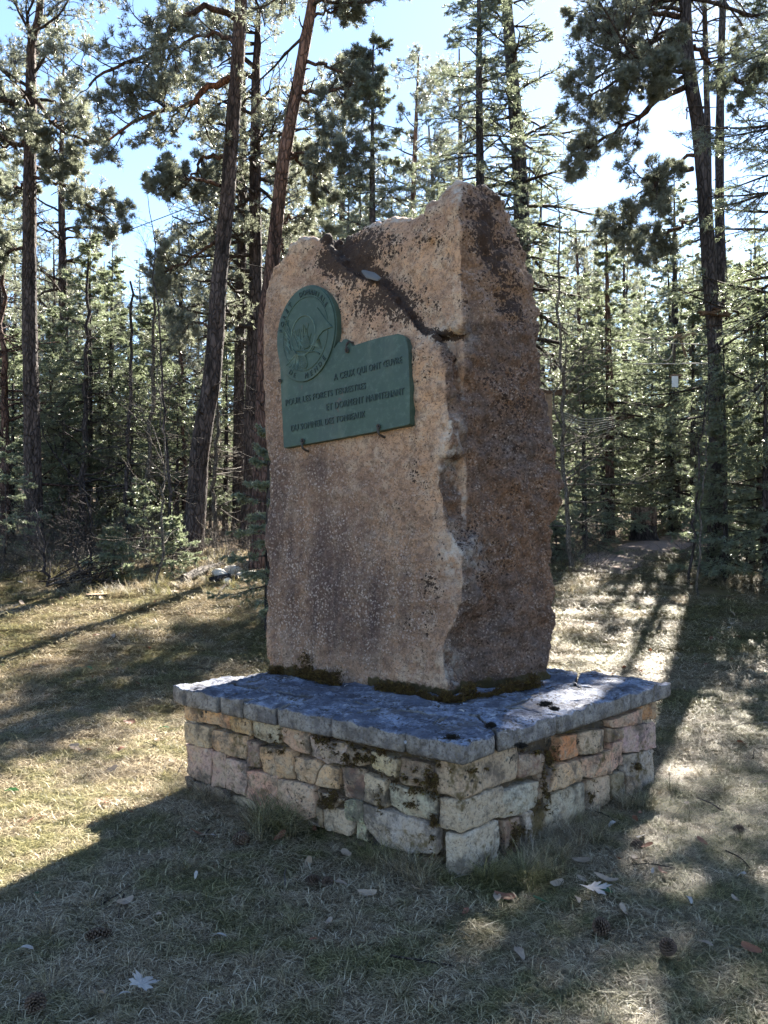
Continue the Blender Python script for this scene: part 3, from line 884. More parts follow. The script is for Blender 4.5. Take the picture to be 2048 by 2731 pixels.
def block(poly, o, d, n, proud, rnd, color, depth=.13, name='block', mat=None, seed=0, bow=.012, nb=44, rings=(.97, .90, .8, .68, .54, .38, .2)):
    """rounded rough stone from a face outline given in (along, height)"""
    b = resample(poly, nb); c = b.mean(0)
    lens = np.linalg.norm(b - c, axis=1)
    # round the corners a little
    b = .08 * np.roll(b, 1, 0) + .84 * b + .08 * np.roll(b, -1, 0)
    jit = np.array([noise.noise(Vector((q[0] * 14, q[1] * 14, seed * 3.1))) for q in b]) * .010
    b = c + (b - c) * (1 + .002 / lens[:, None] + (jit / lens)[:, None])
    V = []; 
    def w(q, off):
        p = o + d * float(q[0]) + n * off; p = Vector((p.x, p.y, float(q[1])))
        return p
    for sc__, off in [(.93, -depth), (1.0, -depth * .5), (1.0, proud - rnd), (.985, proud - rnd * .45)] + [(s, proud + bow * (1 - s)) for s in rings]:
        for q in b:
            qq = c + (q - c) * sc__
            p = w(qq, off)
            if off > -depth * .3:
                f = 1.0
                p += n * (f * (.015 * noise.noise(p * 9 + Vector((seed, 0, 0))) + .010 * noise.noise(p * 24) + .006 * noise.noise(p * 60)))
            V.append(p - PO)
    V.append(w(c, proud + bow) - PO)
    nr = 4 + len(rings); T = []
    for r in range(nr - 1):
        for k in range(nb):
            k2 = (k + 1) % nb
            T += [(r * nb + k, r * nb + k2, (r + 1) * nb + k2), (r * nb + k, (r + 1) * nb + k2, (r + 1) * nb + k)]
    for k in range(nb): T.append(((nr - 1) * nb + k, (nr - 1) * nb + (k + 1) % nb, nr * nb))
    T += [(0, k + 1, k) for k in range(1, nb - 1)]
    me = mesh_np(name, np.array(V), np.array(T), True)
    bm = bmesh.new(); bm.from_mesh(me); bmesh.ops.recalc_face_normals(bm, faces=bm.faces); bm.to_mesh(me); bm.free()
    for p in me.polygons: p.use_smooth = True
    ob = link(name, me, mat or M['block'], plinth)
    ob.color = (color[0] * 1.42, color[1] * 1.26, color[2] * 1.14, 1)
    return ob
TAN, OCH, GRY, PNK, DRK, ORG = (.46, .33, .21), (.47, .29, .14), (.36, .32, .27), (.40, .28, .21), (.17, .125, .09), (.44, .21, .09)
# outlines read off the left face (close-up pixels) : polygons and colours
LEFT = [
 ([(137, 262), (340, 312), (338, 408), (140, 372)], OCH), ([(346, 314), (408, 330), (404, 432), (346, 412)], OCH), ([(412, 332), (538, 352), (532, 468), (410, 434)], OCH),
 ([(546, 356), (705, 400), (700, 520), (610, 500), (546, 470)], PNK), ([(710, 418), (874, 452), (868, 585), (770, 560), (712, 500)], TAN), ([(880, 470), (1090, 520), (1088, 645), (985, 628), (876, 592)], GRY),
 ([(1100, 530), (1240, 575), (1240, 640), (1105, 640)], DRK), ([(1248, 560), (1400, 610), (1390, 720), (1250, 660)], TAN), ([(1410, 600), (1640, 664), (1638, 815), (1400, 745)], DRK),
 ([(142, 386), (292, 420), (292, 545), (146, 505)], PNK), ([(298, 436), (512, 478), (500, 616), (298, 550)], OCH), ([(514, 500), (585, 516), (584, 662), (506, 650)], DRK),
 ([(590, 535), (782, 560), (786, 728), (700, 712), (598, 678)], OCH), ([(786, 592), (912, 610), (945, 640), (905, 752), (800, 730)], TAN), ([(950, 640), (1052, 665), (1046, 785), (915, 758)], TAN),
 ([(1062, 660), (1200, 668), (1190, 850), (1080, 840)], DRK), ([(1206, 690), (1330, 735), (1330, 900), (1200, 850)], GRY), ([(1338, 750), (1628, 838), (1632, 985), (1430, 935), (1340, 880)], GRY),
 ([(142, 515), (290, 552), (286, 762), (200, 728), (150, 690)], PNK), ([(294, 560), (372, 580), (378, 778), (290, 765)], PNK), ([(380, 600), (508, 636), (496, 828), (384, 782)], PNK),
 ([(516, 672), (696, 706), (690, 905), (640, 905), (512, 830)], PNK), ([(702, 725), (905, 765), (915, 955), (860, 962), (690, 880)], TAN), ([(920, 790), (1075, 850), (1000, 900), (930, 880)], DRK),
 ([(1080, 852), (1190, 850), (1192, 990), (1090, 960)], GRY), ([(945, 905), (1080, 905), (1130, 985), (1115, 1070), (960, 1030)], GRY), ([(1200, 870), (1340, 910), (1630, 998), (1628, 1170), (1420, 1150), (1290, 1110), (1200, 1000)], GRY),
 ([(1140, 985), (1200, 1000), (1210, 1095), (1140, 1080)], GRY), ([(148, 706), (190, 725), (195, 810), (150, 800)], DRK), ([(200, 738), (380, 790), (400, 850), (205, 800)], DRK), ([(408, 820), (510, 845), (620, 915), (610, 960), (410, 880)], GRY), ([(690, 905), (870, 965), (940, 1010), (760, 985)], GRY),
 ([(950, 1045), (1110, 1085), (1200, 1120), (1190, 1160), (960, 1090)], DRK), ([(1210, 1125), (1420, 1165), (1640, 1200), (1640, 1320), (1230, 1180)], DRK), ([(920, 890), (945, 905), (955, 1020), (925, 1000)], DRK)]
def l2f(q): return (430 + q[0] * .4521, 1750 + q[1] * .4521)
def r2f(q): return (1100 + q[0] * .4521, 1750 + q[1] * .4521)
k = 0
def shrink(poly, a):
    c = np.mean(np.array(poly), 0); return [tuple(c + (np.array(q) - c) * a) for q in poly]
rs = random.Random(11)
maxu = (bL - bF).length
for poly, colr in LEFT:
    uv = [face_uv(*l2f(q), bF, dl, nl) for q in poly]
    uv = [(min(max(u, .138), maxu), min(z, ZC + .004)) for u, z in uv]
    if max(u for u, z in uv) - min(u for u, z in uv) < .03: continue
    k += 1
    cc = tuple(x * rs.uniform(.85, 1.15) for x in colr)
    block(uv, bF, dl, nl, rs.uniform(-.012, .014), rs.uniform(.007, .012), cc, seed=k)
RIGHT = [
 ([(612, 580), (770, 575), (760, 690), (615, 720)], DRK), ([(862, 478), (972, 455), (972, 590), (862, 625)], ORG), ([(980, 455), (1040, 440), (1130, 430), (1120, 555), (985, 585)], PNK),
 ([(1140, 425), (1235, 430), (1235, 480), (1140, 510)], DRK), ([(1240, 420), (1440, 390), (1436, 540), (1320, 565), (1240, 570)], GRY), ([(1155, 380), (1240, 350), (1345, 310), (1345, 395), (1250, 410), (1160, 425)], PNK), ([(1352, 305), (1440, 262), (1440, 372), (1355, 380)], ORG),
 ([(850, 640), (985, 615), (990, 735), (850, 780), (800, 800)], TAN), ([(995, 610), (1170, 550), (1170, 690), (1060, 715), (1000, 710)], TAN), ([(1178, 520), (1244, 500), (1240, 640), (1170, 680)], PNK),
 ([(520, 800), (735, 735), (722, 890), (640, 930), (520, 960)], GRY), ([(745, 690), (850, 660), (790, 820), (745, 850)], DRK),
 ([(800, 830), (1018, 745), (1025, 945), (950, 1020), (820, 1055), (790, 1000)], GRY), ([(1040, 740), (1170, 700), (1180, 860), (1080, 920), (1030, 910)], GRY), ([(1180, 700), (1250, 680), (1250, 850), (1190, 870)], DRK), ([(1258, 590), (1440, 545), (1445, 770), (1355, 780), (1260, 700)], GRY),
 ([(1262, 710), (1350, 720), (1350, 800), (1260, 850)], DRK), ([(650, 925), (700, 915), (690, 990), (700, 1120), (650, 1160)], GRY), ([(706, 1000), (790, 870), (800, 1050), (710, 1100)], DRK), ([(545, 975), (640, 950), (645, 1170), (560, 1200)], DRK),
 ([(1036, 935), (1180, 880), (1205, 900), (1100, 960), (1040, 965)], DRK), ([(460, 1240), (640, 1190), (700, 1150), (640, 1220), (500, 1300)], DRK), ([(820, 1070), (960, 1030), (1100, 980), (980, 1060), (840, 1110)], DRK)]
maxr = (bR - bF).length
for poly, colr in RIGHT:
    uv = [face_uv(*r2f(q), bF, dr, nr_) for q in poly]
    uv = [(min(max(u, .12), maxr), min(z, ZC + .004)) for u, z in uv]
    if max(u for u, z in uv) - min(u for u, z in uv) < .03: continue
    k += 1
    cc = tuple(x * rs.uniform(.85, 1.15) for x in colr)
    block(uv, bF, dr, nr_, rs.uniform(-.012, .014), rs.uniform(.007, .012), cc, seed=k)

# corner quoins: real L-shaped blocks seen on both faces
def quoin(z0, z1, ul, ur, color, seed, fr=0.):
    bm = bmesh.new()
    D_ = .16
    fp = [bF + dl * ul + nl * .006, bF + (nl + nr_) * .010, bF + dr * ur + nr_ * .006, bF + dr * ur + dl * D_, bF + (dl + dr) * D_, bF + dl * ul + dr * D_]
    lo = [bm.verts.new(Vector((p.x, p.y, z0)) - PO) for p in fp]; hi = [bm.verts.new(Vector((p.x, p.y, z1)) - PO) for p in fp]
    for a in range(6): bm.faces.new((lo[a], lo[(a + 1) % 6], hi[(a + 1) % 6], hi[a]))
    bm.faces.new(hi); bm.faces.new(lo[::-1])
    bmesh.ops.recalc_face_normals(bm, faces=bm.faces)
    bmesh.ops.bevel(bm, geom=bm.edges, offset=.014, segments=2, affect='EDGES', profile=.55)
    bmesh.ops.triangulate(bm, faces=bm.faces)
    for _ in range(4):
        bmesh.ops.subdivide_edges(bm, edges=[e for e in bm.edges if e.calc_length() > .025], cuts=1)
        bmesh.ops.triangulate(bm, faces=[f for f in bm.faces if len(f.verts) > 3])
    bm.normal_update()
    for v in bm.verts:
        c = v.co + Vector((seed * 3., 0, 0))
        v.co += v.normal * (.013 * noise.noise(c * 8) + .007 * noise.noise(c * 22) + .004 * noise.noise(c * 55))
    me = bpy.data.meshes.new('block'); bm.to_mesh(me); bm.free()
    for p in me.polygons: p.use_smooth = True
    o = link('block', me, M['block'], plinth); o.color = (*color, 1)
quoin(.345, ZC - .006, .135, .44, (.50, .345, .225), 1)
quoin(.19, .335, .125, .33, (.52, .40, .28), 2)
quoin(-.06, .18, .085, .30, (.56, .47, .37), 3)
quoin(-.2, -.07, .05, .35, (.15, .12, .09), 4)
# hidden back faces: a few plain courses so that the plinth is whole all round
for (o_, d_, n_, mx) in ((bL + dr * .0, dr, dl, (bB - bL).length), (bR, dl, dr, (bB - bR).length)):
    z = -.08
    while z < ZC - .05:
        h = rs.uniform(.12, .2); h = h if z + h < ZC - .06 else ZC - z
        u = 0.02
        while u < mx - .06:
            wd = min(rs.uniform(.18, .42), mx - u)
            k += 1
            block([(u, z), (u + wd - .012, z), (u + wd - .012, z + h - .012), (u, z + h - .012)], o_, d_, n_, rs.uniform(-.01, .01), .015, GRY, seed=k, nb=20, rings=(.9, .6))
            u += wd
        z += h

# cap: irregular flat slabs with open joints
def cap_uv(px, py):
    y = F * (EYE - ZT) / (py - HY); p = Vector(((px - CX) / F * y, y, 0)) - cF
    det = dl.x * dr.y - dl.y * dr.x
    return ((p.x * dr.y - p.y * dr.x) / det, (dl.x * p.y - dl.y * p.x) / det)
LA, LB = (cL - cF).length, (cR - cF).length
def joint_l(px):     # where a vertical joint seen at column px meets the left cap edge
    return face_uv(px, 1900, Vector((cF.x, cF.y, 0)), dl, nl)[0]
def joint_r(px): return face_uv(px, 1900, Vector((cF.x, cF.y, 0)), dr, nr_)[0]
jl = [joint_l(x) for x in (1081, 883, 737, 648, 583, 491)]
jr = [joint_r(x) for x in (1330, 1490, 1683)]
g = .005
j1, j2, j3, j4, j5, j6 = jl; r1, r2, r3 = jr
slabs = [
 [(0, 0), (j1, 0), (j1 + .05, .42), (.38, .50), (.30, r1 + .24), (.02, r1 + .0)],
 [(j1 + g * 2, 0), (j2, 0), (j2 - .03, .38), (j1 + .07, .42)],
 [(j2 + g * 2, 0), (j3, 0), (j3 + .04, .36), (j2 - .01, .38)],
 [(j3 + g * 2, 0), (j4, 0), (j4 + .02, .33), (j3 + .06, .36)],
 [(j4 + g * 3, .0), (j5, 0), (j5, .30), (j4 + .04, .33)],
 [(j5 + g * 3, 0), (j6, 0), (j6 - .05, .30), (j5 + .02, .30)],
 [(j6 + g * 2, 0), (LA, .03), (LA, .55), (j6 - .03, .60), (j6 - .04, .30)],
 [(.02, r1 + .02), (.29, r1 + .26), (.33, r2), (0, r2 - .02)],
 [(.0, r2), (.33, r2 + .02), (.36, r3), (0, r3 - .01)],
 [(.0, r3 + .01), (.36, r3 + .02), (.6, LB - .02), (0, LB)],
 [(.39, .51), (j1 + .06, .44), (1.2, .39), (1.25, 1.0), (.35, 1.05), (.32, r1 + .3)],
 [(1.21, .39), (j6 - .05, .32), (j6 - .04, .61), (LA - .02, .57), (LA, 1.15), (1.26, 1.1)],
 [(.35, 1.07), (1.25, 1.02), (1.25, LB - .03), (.62, LB - .02), (.37, r3), (.34, r2)],
 [(1.26, 1.12), (LA, 1.17), (LA - .03, LB - .02), (1.27, LB)],
]
for si, poly in enumerate(slabs):
    c = np.mean(np.array(poly), 0)
    n_b = max(24, int(np.sum(np.linalg.norm(np.diff(np.array(poly + [poly[0]]), axis=0), axis=1)) / .022))
    b = resample(poly, n_b)
    b = .06 * np.roll(b, 1, 0) + .88 * b + .06 * np.roll(b, -1, 0)
    V = []
    rings = [(.95, -.100), (.992, -.088), (1.0, -.06), (1.0, -.03), (1.002, -.010), (.996, -.001)] + [(s, 0.) for s in (.955, .91, .86, .8, .74, .68, .62, .55, .48, .4, .32, .24, .16, .08)]
    for s, z in rings:
        for q in b:
            qq = c + (q - c) * s
            p = cF + dl * float(qq[0]) + dr * float(qq[1]); p.z = ZT + z
            ch = noise.noise(Vector((q[0] * 3, q[1] * 3, 1))) * .010 + noise.noise(Vector((q[0] * 17, q[1] * 17, 7))) * .010 + noise.noise(p * 45) * .005
            if s > .97:
                out = Vector((dl * float(q[0] - c[0]) + dr * float(q[1] - c[1]))).normalized()
                edge_out = (q[0] < .03 or q[1] < .03)
                p += out * (ch if edge_out else min(ch, 0)) + out * .006 * noise.noise(p * 25 + Vector((0, 0, z * 30)))
            if z > -.05:
                p.z += .012 * noise.noise(Vector((p.x * 4, p.y * 4, si * .7))) + .016 * noise.noise(Vector((p.x * 9, p.y * 9, si))) + .010 * noise.noise(Vector((p.x * 24, p.y * 24, 0))) + .006 * noise.noise(Vector((p.x * 60, p.y * 60, 0))) - .002
            V.append(p - PO)
    p = cF + dl * float(c[0]) + dr * float(c[1]); p.z = ZT + .004; V.append(p - PO)
    T = []; nrg = len(rings)
    for r in range(nrg - 1):
        for a in range(n_b):
            a2 = (a + 1) % n_b
            T += [(r * n_b + a, r * n_b + a2, (r + 1) * n_b + a2), (r * n_b + a, (r + 1) * n_b + a2, (r + 1) * n_b + a)]
    for a in range(n_b): T.append(((nrg - 1) * n_b + a, (nrg - 1) * n_b + (a + 1) % n_b, nrg * n_b))
    T += [(0, a + 1, a) for a in range(1, n_b - 1)]
    me = mesh_np('cap_slab', np.array(V), np.array(T), True)
    bm = bmesh.new(); bm.from_mesh(me); bmesh.ops.recalc_face_normals(bm, faces=bm.faces); bm.to_mesh(me); bm.free()
    for pg in me.polygons: pg.use_smooth = True
    o = link('cap_slab', me, M['cap'], plinth); v_ = rs.uniform(.8, 1.1); o.color = (.15 * v_, .172 * v_, .235 * v_, 1)  # bluish slab colour carries painted skylight

# moss hanging in the joints of the plinth
bag = Bag(); rng = np.random.default_rng(8)
def moss_patch(tofull, o, d, n, x, y, rx, ry, cnt):
    for _ in range(cnt):
        a, b = rng.normal(0, .5, 2)
        u, z = face_uv(*tofull((x + a * rx, y + b * ry)), o, d, n)
        if z > ZC - .005 or u < .02: continue
        if noise.noise(Vector((u * 16, z * 16, 2.))) + .5 * noise.noise(Vector((u * 45, z * 45, 5.))) < .02: continue
        p = o + d * u + n * rng.uniform(.0, .022); p.z = z
        bagp.append(np.array(p)); bagn.append(np.array(n + Vector((0, 0, -.3))))
for tofull, d, n, lst in ((l2f, dl, nl, [(1190, 570, 170, 70, 900), (1000, 490, 160, 30, 350), (1500, 730, 150, 70, 800), (680, 450, 60, 60, 120), (1010, 840, 70, 60, 320), (1300, 800, 30, 110, 260), (720, 560, 110, 18, 120), (1620, 1000, 20, 200, 340), (1500, 870, 90, 20, 90), (170, 790, 25, 60, 160), (1640, 700, 20, 120, 200), (470, 340, 130, 15, 60)]),
                          (r2f, dr, nr_, [(800, 600, 40, 90, 260), (780, 750, 30, 120, 200), (600, 1080, 60, 110, 350), (1045, 840, 16, 90, 160), (1310, 650, 40, 30, 80), (350, 665, 120, 12, 90), (760, 850, 40, 80, 160), (720, 560, 110, 16, 90)])):
    bagp, bagn = [], []
    for q in lst: moss_patch(tofull, bF, d, n, *q)
    if bagp: needles(bag, rng, np.array(bagp), unit(np.array(bagn)), 5, .017, .005, .2, 1.3)
link('moss', bag.mesh('moss', origin=PO), M['moss'], plinth, kind='stuff')

# small flat stone lying in the ledge
bm = bmesh.new()
hull(bm, [FP(965, 728, .02), FP(980, 748, -.02), FP(1020, 760, -.02), FP(1032, 752, .03), FP(1012, 736, .08), FP(975, 727, .08)] + [FP(965, 735, .02), FP(980, 756, -.02), FP(1020, 767, -.02), FP(1032, 758, .03), FP(1012, 742, .08)])
lo_ = FP(1000, 748, .03)
for v in bm.verts: v.co = lo_ + (v.co - lo_) * .8
lo_shift = Vector((-.02, -.055, .012))
for v in bm.verts: v.co -= lo_
bmesh.ops.bevel(bm, geom=bm.edges, offset=.004, segments=1, affect='EDGES')
me = bpy.data.meshes.new('flat_stone'); bm.to_mesh(me); bm.free()
link('flat_stone', me, M['flake'], loc=lo_ + lo_shift, label='thin flat pale stone flake lying on the diagonal ledge of the standing stone', cat='stone')

# ------------------------------------------------------------------ trees
def trunk_mesh(path, radii, S=14, K=110, rough=.055, seed=0, origin=(0, 0, 0), flare=.5):
    p = smooth_path(path, K); r = np.interp(np.linspace(0, 1, K), np.linspace(0, 1, len(radii)), radii)
    t = np.linspace(0, 1, K)
    r = r * (1 + flare * np.exp(-t * 30))
    bag = Bag(); V = tubes(bag, p, r, S, True)
    c = np.repeat(p, S, 0)
    nz = np.array([noise.noise(Vector((v[0] * 5 + seed, v[1] * 5, v[2] * 1.3))) + .6 * noise.noise(Vector((v[0] * 14, v[1] * 14, v[2] * 4 + seed))) for v in V])
    bag.V[0] = c + (V - c) * (1 + rough * 2 * nz[:, None])
    return bag.mesh('trunk', True, origin), p, r

def bark_plates():
    pass

def at_height(path, rad, z):
    i = int(np.argmin(np.abs(path[:, 2] - z))); return path[i], rad[i]

def build_crown(rng, seeds, kind, q=1.0, origin=(0, 0, 0), twigmat=None, L2=None):
    """seeds: list of (P0, D, L, r) primary branches -> twig mesh, needle mesh"""
    P0 = np.array([s[0] for s in seeds], float); D = np.array([s[1] for s in seeds], float)
    L = np.array([s[2] for s in seeds], float); r = np.array([s[3] for s in seeds], float)
    tw = Bag(); nb = Bag()
    if kind == 'pine':
        p1 = grow(rng, P0, D, L, 9, droop=.02, wander=.20, lift=.05)
        r1 = r[:, None] * np.linspace(1, .3, 9)[None]
        tubes(tw, p1, r1, 5)
        a, d, t, rr = kids(rng, p1, r1, 8, .25, 1., .85)
        LL = np.repeat(L, 8) * .42 * (1.15 - .6 * t)
        p2 = grow(rng, a, d, LL, 5, droop=.0, wander=.25, lift=.12); r2 = (rr * .55)[:, None] * np.linspace(1, .4, 5)[None]
        tubes(tw, p2[:, [0, 1, 2, 4]], r2[:, [0, 1, 2, 4]], 3)
        a, d, t, rr = kids(rng, p2, r2, 5, .3, 1., .75)
        LL = np.repeat(LL, 5) * .45 * (1.2 - .6 * t)
        p3 = grow(rng, a, d, LL, 4, wander=.25, lift=.15); r3 = np.maximum((rr * .55)[:, None] * np.linspace(1, .5, 4)[None], .003)
        tubes(tw, p3[:, [0, 1, 3]], r3[:, [0, 1, 3]], 3)
        return p1, p2, p3, tw
    return None

def pine_foliage(rng, nb, p2, p3, q, ln=.075, wd=.007, n=9):
    pts, dirs = [], []
    for p, ks in ((p3, (1, 2, 3)), (p2, (3, 4))):
        for k in ks:
            for w in (0., .5):
                if k + w > p.shape[1] - 1: continue
                k2 = min(k + 1, p.shape[1] - 1)
                a = p[:, k] * (1 - w) + p[:, k2] * w
                d = unit(p[:, k] - p[:, k - 1]); pts.append(a); dirs.append(d)
    pts = np.concatenate(pts); dirs = np.concatenate(dirs)
    keep = rng.uniform(0, 1, len(pts)) < q
    pts = pts[keep]; dirs = dirs[keep]; dirs = unit(dirs + np.array([0, 0, .25]))
    needles(nb, rng, pts + rng.normal(0, .015, pts.shape), dirs, n, ln, wd, .25, 1.15)

def finish_tree(root, o, tw, nb, twmat, nmat):
    link('branchwork', tw.mesh('branchwork', origin=o), twmat, root, kind='stuff')
    if nb.n: link('crown', nb.mesh('crown', origin=o), nmat, root, kind='stuff')

def pine_tree(label, path, radii, limbs, auto, seed, bark='bark_pine', S=22, q=.8, group=None, twmat='twig', nn=8, ln=.08, wd=.010, limbmat='limb'):
    """path: world points base->top. limbs: [(pts world, r)] explicit. auto: list of (z0,z1,n,len0,len1,elev0,elev1,az_center,az_spread)"""
    rng = np.random.default_rng(seed)
    base = Vector(path[0]); base.z = ground(base.x, base.y)
    root = empty('pine_tree', base, label=label, cat='tree', group=group)
    me, p, r = trunk_mesh(path, radii, S, seed=seed, origin=base)
    link('trunk', me, M[bark], root)
    tw, nb = Bag(), Bag()
    sb = Bag(); ns = 26; zi = rng.integers(12, len(p) - 25, ns); az_ = rng.uniform(0, 2 * PI, ns)
    sp_ = p[zi] + np.stack([np.sin(az_), np.cos(az_), np.zeros(ns)], -1) * (r[zi] * .8)[:, None]
    sl = rng.uniform(.04, .45, ns) ** 1.2 + .06
    stp = grow(rng, sp_, np.stack([np.sin(az_), np.cos(az_), rng.uniform(-.3, .5, ns)], -1), sl, 4, wander=.15)
    tubes(sb, stp, (rng.uniform(.008, .020, ns))[:, None] * np.linspace(1, .5, 4)[None], 5)
    link('broken_stubs', sb.mesh('broken_stubs', origin=base), M['twig'], root, kind='stuff')
    seeds = []
    for k_l, (pts, lr) in enumerate(limbs):
        lp = smooth_path(pts, 18); lp = lp + np.r_[np.zeros((1, 3)), rng.normal(0, .02, (17, 3))]
        lb = Bag(); lr_ = np.linspace(lr, lr * .3, 18); tubes(lb, lp, lr_, 7, True)
        link('limb', lb.mesh('limb', True, base), M['limbred'] if k_l == 1 and 'arching' in label else M[limbmat], root)
        L = np.linalg.norm(np.diff(lp, axis=0), axis=1).sum()
        a, d, t, rr = kids(rng, lp[None], lr_[None], int(5 + L * 4), .28, 1., .8)
        for k in range(len(a)): seeds.append((a[k], d[k], L * .34 * (1.1 - .4 * t[k]), rr[k] * .5))
    for (z0, z1, n, l0, l1, e0, e1, azc, azs) in auto:
        for k in range(n):
            f = (k + rng.uniform(0, 1)) / n; z = z0 + (z1 - z0) * f
            pt, tr = at_height(p, r, z)
            az = azc + rng.uniform(-azs, azs); el = e0 + (e1 - e0) * f + rng.normal(0, .12)
            L = (l0 + (l1 - l0) * f) * rng.uniform(.7, 1.15)
            seeds.append((pt, (math.sin(az) * math.cos(el), math.cos(az) * math.cos(el), math.sin(el)), L, max(.012, tr * .38)))
    if seeds:
        P0 = seeds
        p1, p2, p3, tw = build_crown(rng, P0, 'pine')
        pine_foliage(rng, nb, p2, p3, q, ln, wd, nn)
        finish_tree(root, base, tw, nb, M[twmat], M['pine_needle'])
    return root

def spruce_tree(label, path, radii, z0, z1, n, len0, seed, name='spruce_tree', bark='bark_grey', group=None, droop=.12, q=1., nmat='spruce_needle', dead=None, S=10, az=None, m2=13, nl=.07, nw=.012, e0=-.15, e1=.6, shape=.85, n3=3):
    rng = np.random.default_rng(seed)
    base = Vector(path[0]); base.z = ground(base.x, base.y)
    root = empty(name, base, label=label, cat='tree', group=group)
    me, p, r = trunk_mesh(path, radii, S, seed=seed, origin=base, K=32)
    link('trunk', me, M[bark], root)
    seeds = []
    for k in range(n):
        f = (k + rng.uniform(0, 1)) / n; z = z0 + (z1 - z0) * f
        pt, tr = at_height(p, r, z)
        a = k * 2.4 + rng.uniform(-.4, .4) if az is None else az[0] + rng.uniform(-az[1], az[1])
        el = e0 + (e1 - e0) * f + rng.normal(0, .08)
        L = len0 * max(.10, (1 - f)) ** shape * rng.uniform(.7, 1.15)
        seeds.append((pt, (math.sin(a) * math.cos(el), math.cos(a) * math.cos(el), math.sin(el)), L, max(.008, tr * .28)))
    P0 = np.array([s[0] for s in seeds]); D = np.array([s[1] for s in seeds]); L = np.array([s[2] for s in seeds]); rr0 = np.array([s[3] for s in seeds])
    tw, nb = Bag(), Bag()
    p1 = grow(rng, P0, D, L, 8, droop=droop, wander=.05, lift=.10); r1 = rr0[:, None] * np.linspace(1, .25, 8)[None]
    tubes(tw, p1, r1, 4)
    a, d, t, rr = kids(rng, p1, r1, m2, .12, 1., .85, True)
    L2 = np.maximum(np.repeat(L, m2) * .46 * (1.15 - .8 * t), .10)
    p2 = grow(rng, a, d, L2, 5, droop=.14, wander=.12); r2 = np.maximum((rr * .5)[:, None] * np.linspace(1, .4, 5)[None], .0025)
    tubes(tw, p2[:, [0, 2, 4]], r2[:, [0, 2, 4]], 3)
    a, d, t, rr = kids(rng, p2, r2, n3, .2, .95, .75, True)
    L3 = np.repeat(L2, n3) * .42 * (1.1 - .6 * t)
    p3 = grow(rng, a, d, L3, 4, droop=.10, wander=.14)
    sp, sd = [], []
    for pp, fr in ((p3, 3), (p2, 4), (p1[:, 3:], 4)):
        for k in range(1, pp.shape[1]):
            for w in (0, .5):
                sp.append(pp[:, k - 1] * (1 - w) + pp[:, k] * w); sd.append(unit(pp[:, k] - pp[:, k - 1]))
    sp = np.concatenate(sp); sd = np.concatenate(sd); keep = rng.uniform(0, 1, len(sp)) < q
    sp, sd = sp[keep], sd[keep]
    needles(nb, rng, sp, sd, 3, nl * .85, nw * .85, .35, 1.05)
    # leader tip
    top = p[-1]; needles(nb, rng, np.array([top + [0, 0, .06 * i] for i in range(5)]), np.tile([[0, 0, 1.]], (5, 1)), 6, nl, nw * .7, .2, .7)
    if dead:
        dz0, dz1, dn, dlen = dead
        sd_ = []
        for k in range(dn):
            z = rng.uniform(dz0, dz1); pt, tr = at_height(p, r, z); a_ = rng.uniform(0, 6.28)
            sd_.append((pt, (math.sin(a_), math.cos(a_), rng.uniform(-.25, .15)), dlen * rng.uniform(.4, 1.1)))
        dp = grow(rng, [s[0] for s in sd_], [s[1] for s in sd_], [s[2] for s in sd_], 6, droop=.08, wander=.12)
        db = Bag(); dr_ = np.tile(np.linspace(.009, .003, 6)[None], (dn, 1)); tubes(db, dp, dr_, 3)
        a_, d_, t_, r_ = kids(rng, dp, dr_, 4, .3, 1, .7)
        dp2 = grow(rng, a_, d_, np.full(len(a_), dlen * .3), 4, wander=.15); tubes(db, dp2, np.tile(np.linspace(.004, .002, 4)[None], (len(a_), 1)), 3)
        link('dead_twigs', db.mesh('dead_twigs', origin=base), M['dead'], root, kind='stuff')
    finish_tree(root, base, tw, nb, M['twig'], M[nmat])
    return root

def pxpath(pts, Y, dY=0., ):
    n = len(pts)
    out = [P(x, y, Y + dY * k / max(n - 1, 1)) for k, (x, y) in enumerate(pts)]
    return [np.array(v) for v in out]
def rooted(pts, Y, dY=0., base=None):
    pp = pxpath(pts, Y, dY); b = pp[0].copy(); g = ground(b[0], b[1])
    d = pp[1] - pp[0]; b = pp[0] + d * ((g - .15 - pp[0][2]) / d[2]) if abs(d[2]) > .1 else b
    return [b] + [q for q in pp[1:] if q[2] > g + .3]
def limb(pts, Y, dY, r): return (pxpath(pts, Y, dY), r)

PI = math.pi
# the five tall pines
pine_tree('tall thin straight pine nearest the left edge, with sparse drooping limbs',
    rooted([(92, 1440), (86, 1200), (80, 900), (78, 700), (80, 450), (83, 247), (84, 120), (104, 40), (112, -90), (118, -300)], 15), [.155, .15, .14, .13, .12, .11, .10, .075, .05, .03],
    [limb([(84, 255), (40, 262), (0, 272), (-60, 290)], 15, .3, .045), limb([(88, 262), (120, 300), (160, 345), (215, 370), (262, 380)], 15, -.6, .04), limb([(82, 372), (40, 388), (0, 392), (-40, 380)], 15, .4, .03),
     limb([(85, 370), (130, 388), (157, 425), (128, 455)], 15, -.5, .03), limb([(86, 470), (150, 490), (195, 512), (228, 540), (300, 592)], 15, -.3, .035), limb([(78, 668), (45, 662), (0, 680), (-30, 700)], 15, -.3, .035),
     limb([(82, 480), (40, 500), (-10, 490)], 15, .5, .03)],
    [(8.0, 9.2, 6, 1.3, 1.5, 0, .2, 0, PI), (9.2, 13., 30, 1.6, .9, .1, .7, 0, PI)], 21, q=.8)
